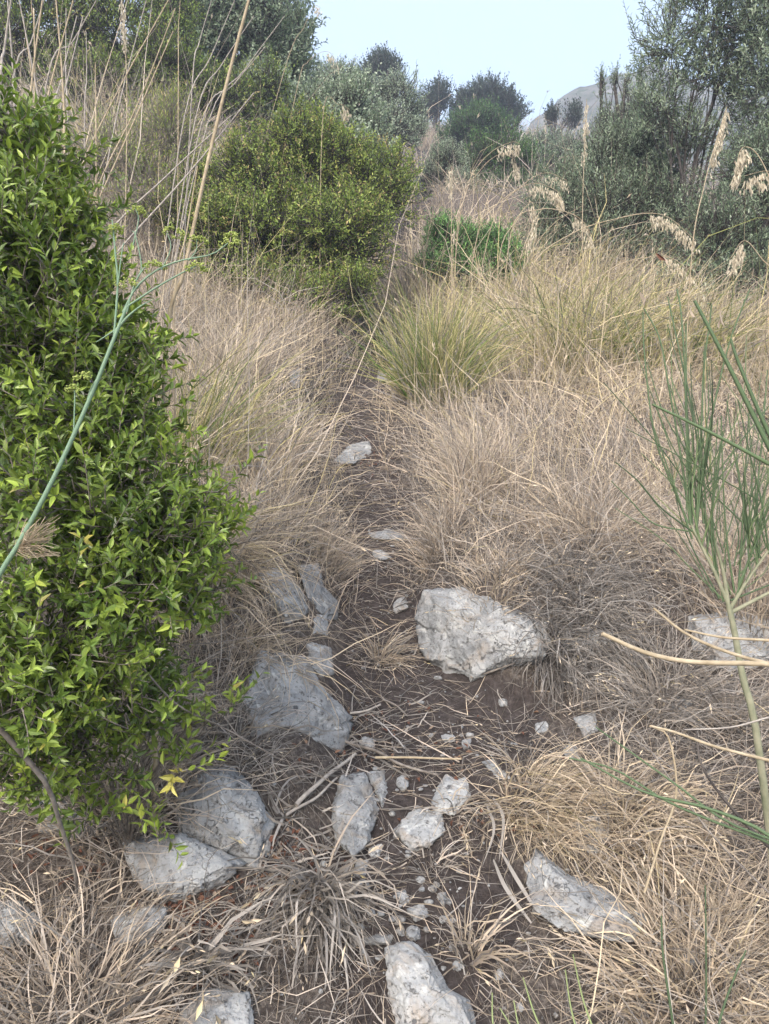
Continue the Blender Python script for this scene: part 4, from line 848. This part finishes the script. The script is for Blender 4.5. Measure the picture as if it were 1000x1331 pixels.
for q in range(84):
    s = [(898,682),(915,660),(930,745),(985,735),(968,760),(947,785),(1010,700)][q % 7]; an = rb.normal(0, .38); Lq = rb.uniform(60, 250); s = (s[0]+rb.normal(0, 10)+math.sin(an)*15, s[1]-rb.uniform(0, 60))
    e = (s[0]+math.sin(an)*Lq, s[1]-math.cos(an)*Lq); mth = ((s[0]+e[0])/2+rb.normal(0, 11), (s[1]+e[1])/2); seg.append(([s, mth, e], rb.uniform(.8, 1.6)))
for pts_, r in seg:
    g = Geo(); dz = dB+rb.normal(0, .05) if r < 3 else 1.25; c = pcurve(pts_, (dB if r < 3 else 1.25, dz), 14); tubes(g, c[None], np.linspace(r, r*.55, 14)[None]*.0011, 6, u=[float(np.clip(rb.normal(.4, .22), 0, 1))])
    g.build('green_stem', M['broom'], br, smooth=True)
g = Geo(); P = np.array([pt(a, c_, dB) for a, c_ in [(866,338),(868,345),(838,398),(842,392),(905,412),(943,425),(935,428)]]); n = len(P)
for q in range(n):
    g = Geo(); leaves(g, P[q:q+1], nrm(np.array([[rb.normal(0, .6), rb.normal(0, .3), 1.]])), rdir(1), rb.uniform(.02, .045), .008, .3 if q == 0 else 1., fold=.5); g.build('dry_pod', M['litter'], br)

# broom shoots in the near right corner, straws and sticks
def single(name, label, cat, pp, d, r0, r1, mat, group=None, uu=None, n=14):
    g = Geo(); c = pcurve(pp, d, n); b = c[0].copy(); tubes(g, c[None], np.linspace(r0, r1, n)[None], 7, u=[.4 if uu is None else uu])
    o = g.build(name, mat, None, smooth=True); me = o.data; co = np.empty(len(me.vertices)*3, np.float32); me.vertices.foreach_get('co', co)
    me.vertices.foreach_set('co', (co.reshape(-1, 3)-b.astype(np.float32)).ravel()); o.location = tuple(b); return tag(o, label, cat, group)
S_ = 'green broom shoots in the near right corner'
single('green_shoot', 'longest green shoot crossing the lower right from the edge', 'shoot', [(1060,1150),(1000,1085),(920,1050),(840,1030),(755,985)], (1.05, 1.2), .0034, .0014, M['broom'], S_)
single('green_shoot', 'green shoot running just above the longest one at lower right', 'shoot', [(1060,1130),(1000,1095),(930,1068),(865,1040),(800,1000),(740,985)], (1.1, 1.25), .0026, .0012, M['broom'], S_)
single('green_shoot', 'green shoot with upward fork near the square grey stone', 'shoot', [(1060,1110),(950,1070),(880,1020),(810,970),(775,945)], (1.1, 1.3), .0022, .001, M['broom'], S_)
single('green_shoot', 'thin green shoot standing up at the bottom right', 'shoot', [(885,1400),(872,1310),(862,1240),(860,1190)], (1.1, 1.15), .0022, .0012, M['broom'], S_, .1)
single('green_shoot', 'curved dark green shoot at the bottom right corner', 'shoot', [(925,1400),(935,1330),(955,1270),(970,1235)], (1.1, 1.15), .0022, .0012, M['broom'], S_, .1)
single('green_shoot', 'straight green shoot between two others at the bottom right', 'shoot', [(915,1400),(918,1310),(918,1220),(917,1150)], (1.2, 1.25), .0018, .001, M['broom'], S_, .1)
for i, (a, c_) in enumerate([((650,1370),(640,1290)), ((690,1370),(668,1300)), ((720,1370),(680,1270)), ((760,1370),(735,1260)), ((780,1360),(745,1240)), ((700,1375),(650,1310))]):
    o = single('green_sprout', 'thin yellowish green sprout at the bottom edge right of the boulder', 'sprout', [a, ((a[0]+c_[0])/2-4, (a[1]+c_[1])/2), c_], (1.25, 1.3), .0022, .001, M['broom'], 'green sprouts at the bottom edge', .9)
single('dry_twig', 'thick pale dry twig pointing left across the broom trunk, lower of two', 'twig', [(1060,868),(985,862),(900,860),(840,848),(783,823)], .95, .0036, .0026, M['straw'])
single('dry_twig', 'thick pale dry twig across the broom trunk, meeting the lower one', 'twig', [(1050,868),(1000,862),(940,845),(890,822),(850,790)], 1.0, .0028, .0016, M['straw'])
single('dry_twig', 'faint pale twig reaching the right edge above the two thick ones', 'twig', [(1050,838),(1000,832),(940,828),(890,818)], 1.0, .0024, .0012, M['straw'])
single('dry_twig', 'yellow dry twig crossing the lower broom trunk from the right edge', 'twig', [(1050,1002),(1000,988),(930,970),(880,952),(845,943)], 1.05, .0026, .0016, M['straw'])
single('dry_twig', 'pale drooping twig above the yellow one at the right edge', 'twig', [(1050,920),(1000,932),(950,945),(890,948)], 1.1, .0018, .001, M['greystem'])
single('dry_twig', 'bent orange dry twig standing in grass at lower right', 'twig', [(838,1160),(860,1090),(880,1030),(870,960),(850,945)], 1.4, .0026, .0016, M['straw'])
single('dry_twig', 'long grey curved twig between the hanging tussock and the broom', 'twig', [(700,830),(760,880),(820,940),(870,1010),(930,1090),(1010,1170)], (1.9, 1.4), .0012, .0018, M['bark'])
single('dry_twig', 'brown crooked twig at right below the yellow dry twig', 'twig', [(1010,1110),(960,1060),(915,1000),(905,950)], (1.3, 1.4), .0035, .0015, M['darkbark'])
single('bare_branch', 'bare grey branch leaning on the ground at the lower left under the myrtle', 'branch', [(-40,900),(10,958),(60,1018),(78,1070),(96,1125),(100,1160)], (1.2, 1.5), .0055, .0028, M['bark'])
single('bare_branch', 'thin grey branch arching over the big left block', 'branch', [(170,850),(230,915),(290,945),(370,990)], (1.35, 1.6), .0022, .001, M['bark'])
single('bare_branch', 'thin bare twig sticking out sideways of the myrtle', 'branch', [(150,820),(220,838),(300,832),(368,822)], (1.4, 1.5), .0014, .0008, M['bark'])
def onground(name, label, cat, pp, r, mat, lift=.008, group=None, n=14):
    c = curve([gpt(a, b_) for a, b_ in pp], n); c[:, 2] = np.maximum(c[:, 2], H(c[:, 0], c[:, 1]))+r+lift
    g = Geo(); tubes(g, c[None], np.linspace(r, r*.7, n)[None], 7); b = c[0].copy(); o = g.build(name, mat, None, smooth=True); me = o.data; co = np.empty(len(me.vertices)*3, np.float32)
    me.vertices.foreach_get('co', co); me.vertices.foreach_set('co', (co.reshape(-1, 3)-b.astype(np.float32)).ravel()); o.location = tuple(b); return tag(o, label, cat, group)
onground('fallen_straw', 'long straight pale straw lying across the path above the rounded block pair', 'straw', [(488,996),(540,997),(600,998)], .0035, M['straw'], .02)
onground('fallen_stick', 'brown crooked stick lying above the split rock', 'stick', [(448,974),(490,988),(520,1006),(570,1018)], .005, M['bark'], .015)
onground('fallen_stick', 'pale dead stick leaning from the left up to the egg shaped rock', 'stick', [(385,1062),(420,1030),(462,992)], .006, M['greystem'], .02)
onground('fallen_stick', 'thin pale stick beside the one leaning to the egg shaped rock', 'stick', [(372,1075),(410,1048),(438,1022)], .004, M['greystem'], .015)
onground('fallen_stick', 'short grey stick pointing at the wide dirt part of the path', 'stick', [(498,915),(515,925),(530,938)], .004, M['bark'], .01)
onground('fallen_stick', 'grey stick under the lower edge of the largest cracked outcrop', 'stick', [(612,893),(640,888),(672,878)], .004, M['bark'], .02)
onground('fallen_stick', 'forked looking stick in the dirt pointing to the straw draped block', 'stick', [(455,940),(475,935),(495,928)], .004, M['greystem'], .02)
for i, (a, b_, c_) in enumerate([((640,1050),(652,1080),(648,1130)), ((632,1060),(640,1095),(625,1140)), ((650,1120),(670,1160),(700,1200)), ((640,1130),(655,1170),(690,1210))]):
    g = Geo(); P0 = gpt(*a)+np.array([0, -.02, .03]); P1 = gpt(*b_)+np.array([0, -.03, .04]); P2 = gpt(*c_)+np.array([0, -.01, .02]); c = curve([P0, P1, P2], 12)
    w = np.sin(np.linspace(.3, 2.9, 12))[:, None]*.0035; s = np.array([[1, .2, .1]]); V = np.concatenate([c-s*w, c+s*w+np.array([[0, 0, .004]]), ]); ix = np.arange(11)
    o = mesh_obj('curled_dead_leaf', V-c[0], np.stack([ix, ix+1, ix+13, ix+12], -1), M['grass'], None, uv=np.tile([.22, .3], (24, 1)), smooth=True); o.location = tuple(c[0])
    tag(o, 'long curled grey dead leaf strap hanging on the dark soil right of the block pair', 'dead leaf', 'curled dead leaf straps')

# ------------------------------------------------------------------ air
HAZE = True
if HAZE:
    X0, X1, Y0, Y1 = -170, 170, -45, 175; Z0 = min(float(GZ.min()), float(MZ.min()))-1; Z1 = float(MZ.max())+1
    V = np.array([[x, y, z] for x in (X0, X1) for y in (Y0, Y1) for z in (Z0, Z1)], float)
    F = np.array([[0, 1, 3, 2], [4, 6, 7, 5], [0, 4, 5, 1], [2, 3, 7, 6], [0, 2, 6, 4], [1, 5, 7, 3]])
    m, nt, nd, ln = newmat('haze_air'); pv = nd.new('ShaderNodeVolumePrincipled'); pv.inputs['Color'].default_value = (.74, .84, 1, 1); pv.inputs['Density'].default_value = .0045; pv.inputs['Anisotropy'].default_value = .2
    out = nd.new('ShaderNodeOutputMaterial'); ln.new(pv.outputs[0], out.inputs['Volume'])
    hz = mesh_obj('haze', V, F, m); tag(hz, 'thin pale air haze over the hillside', 'haze', kind='stuff')
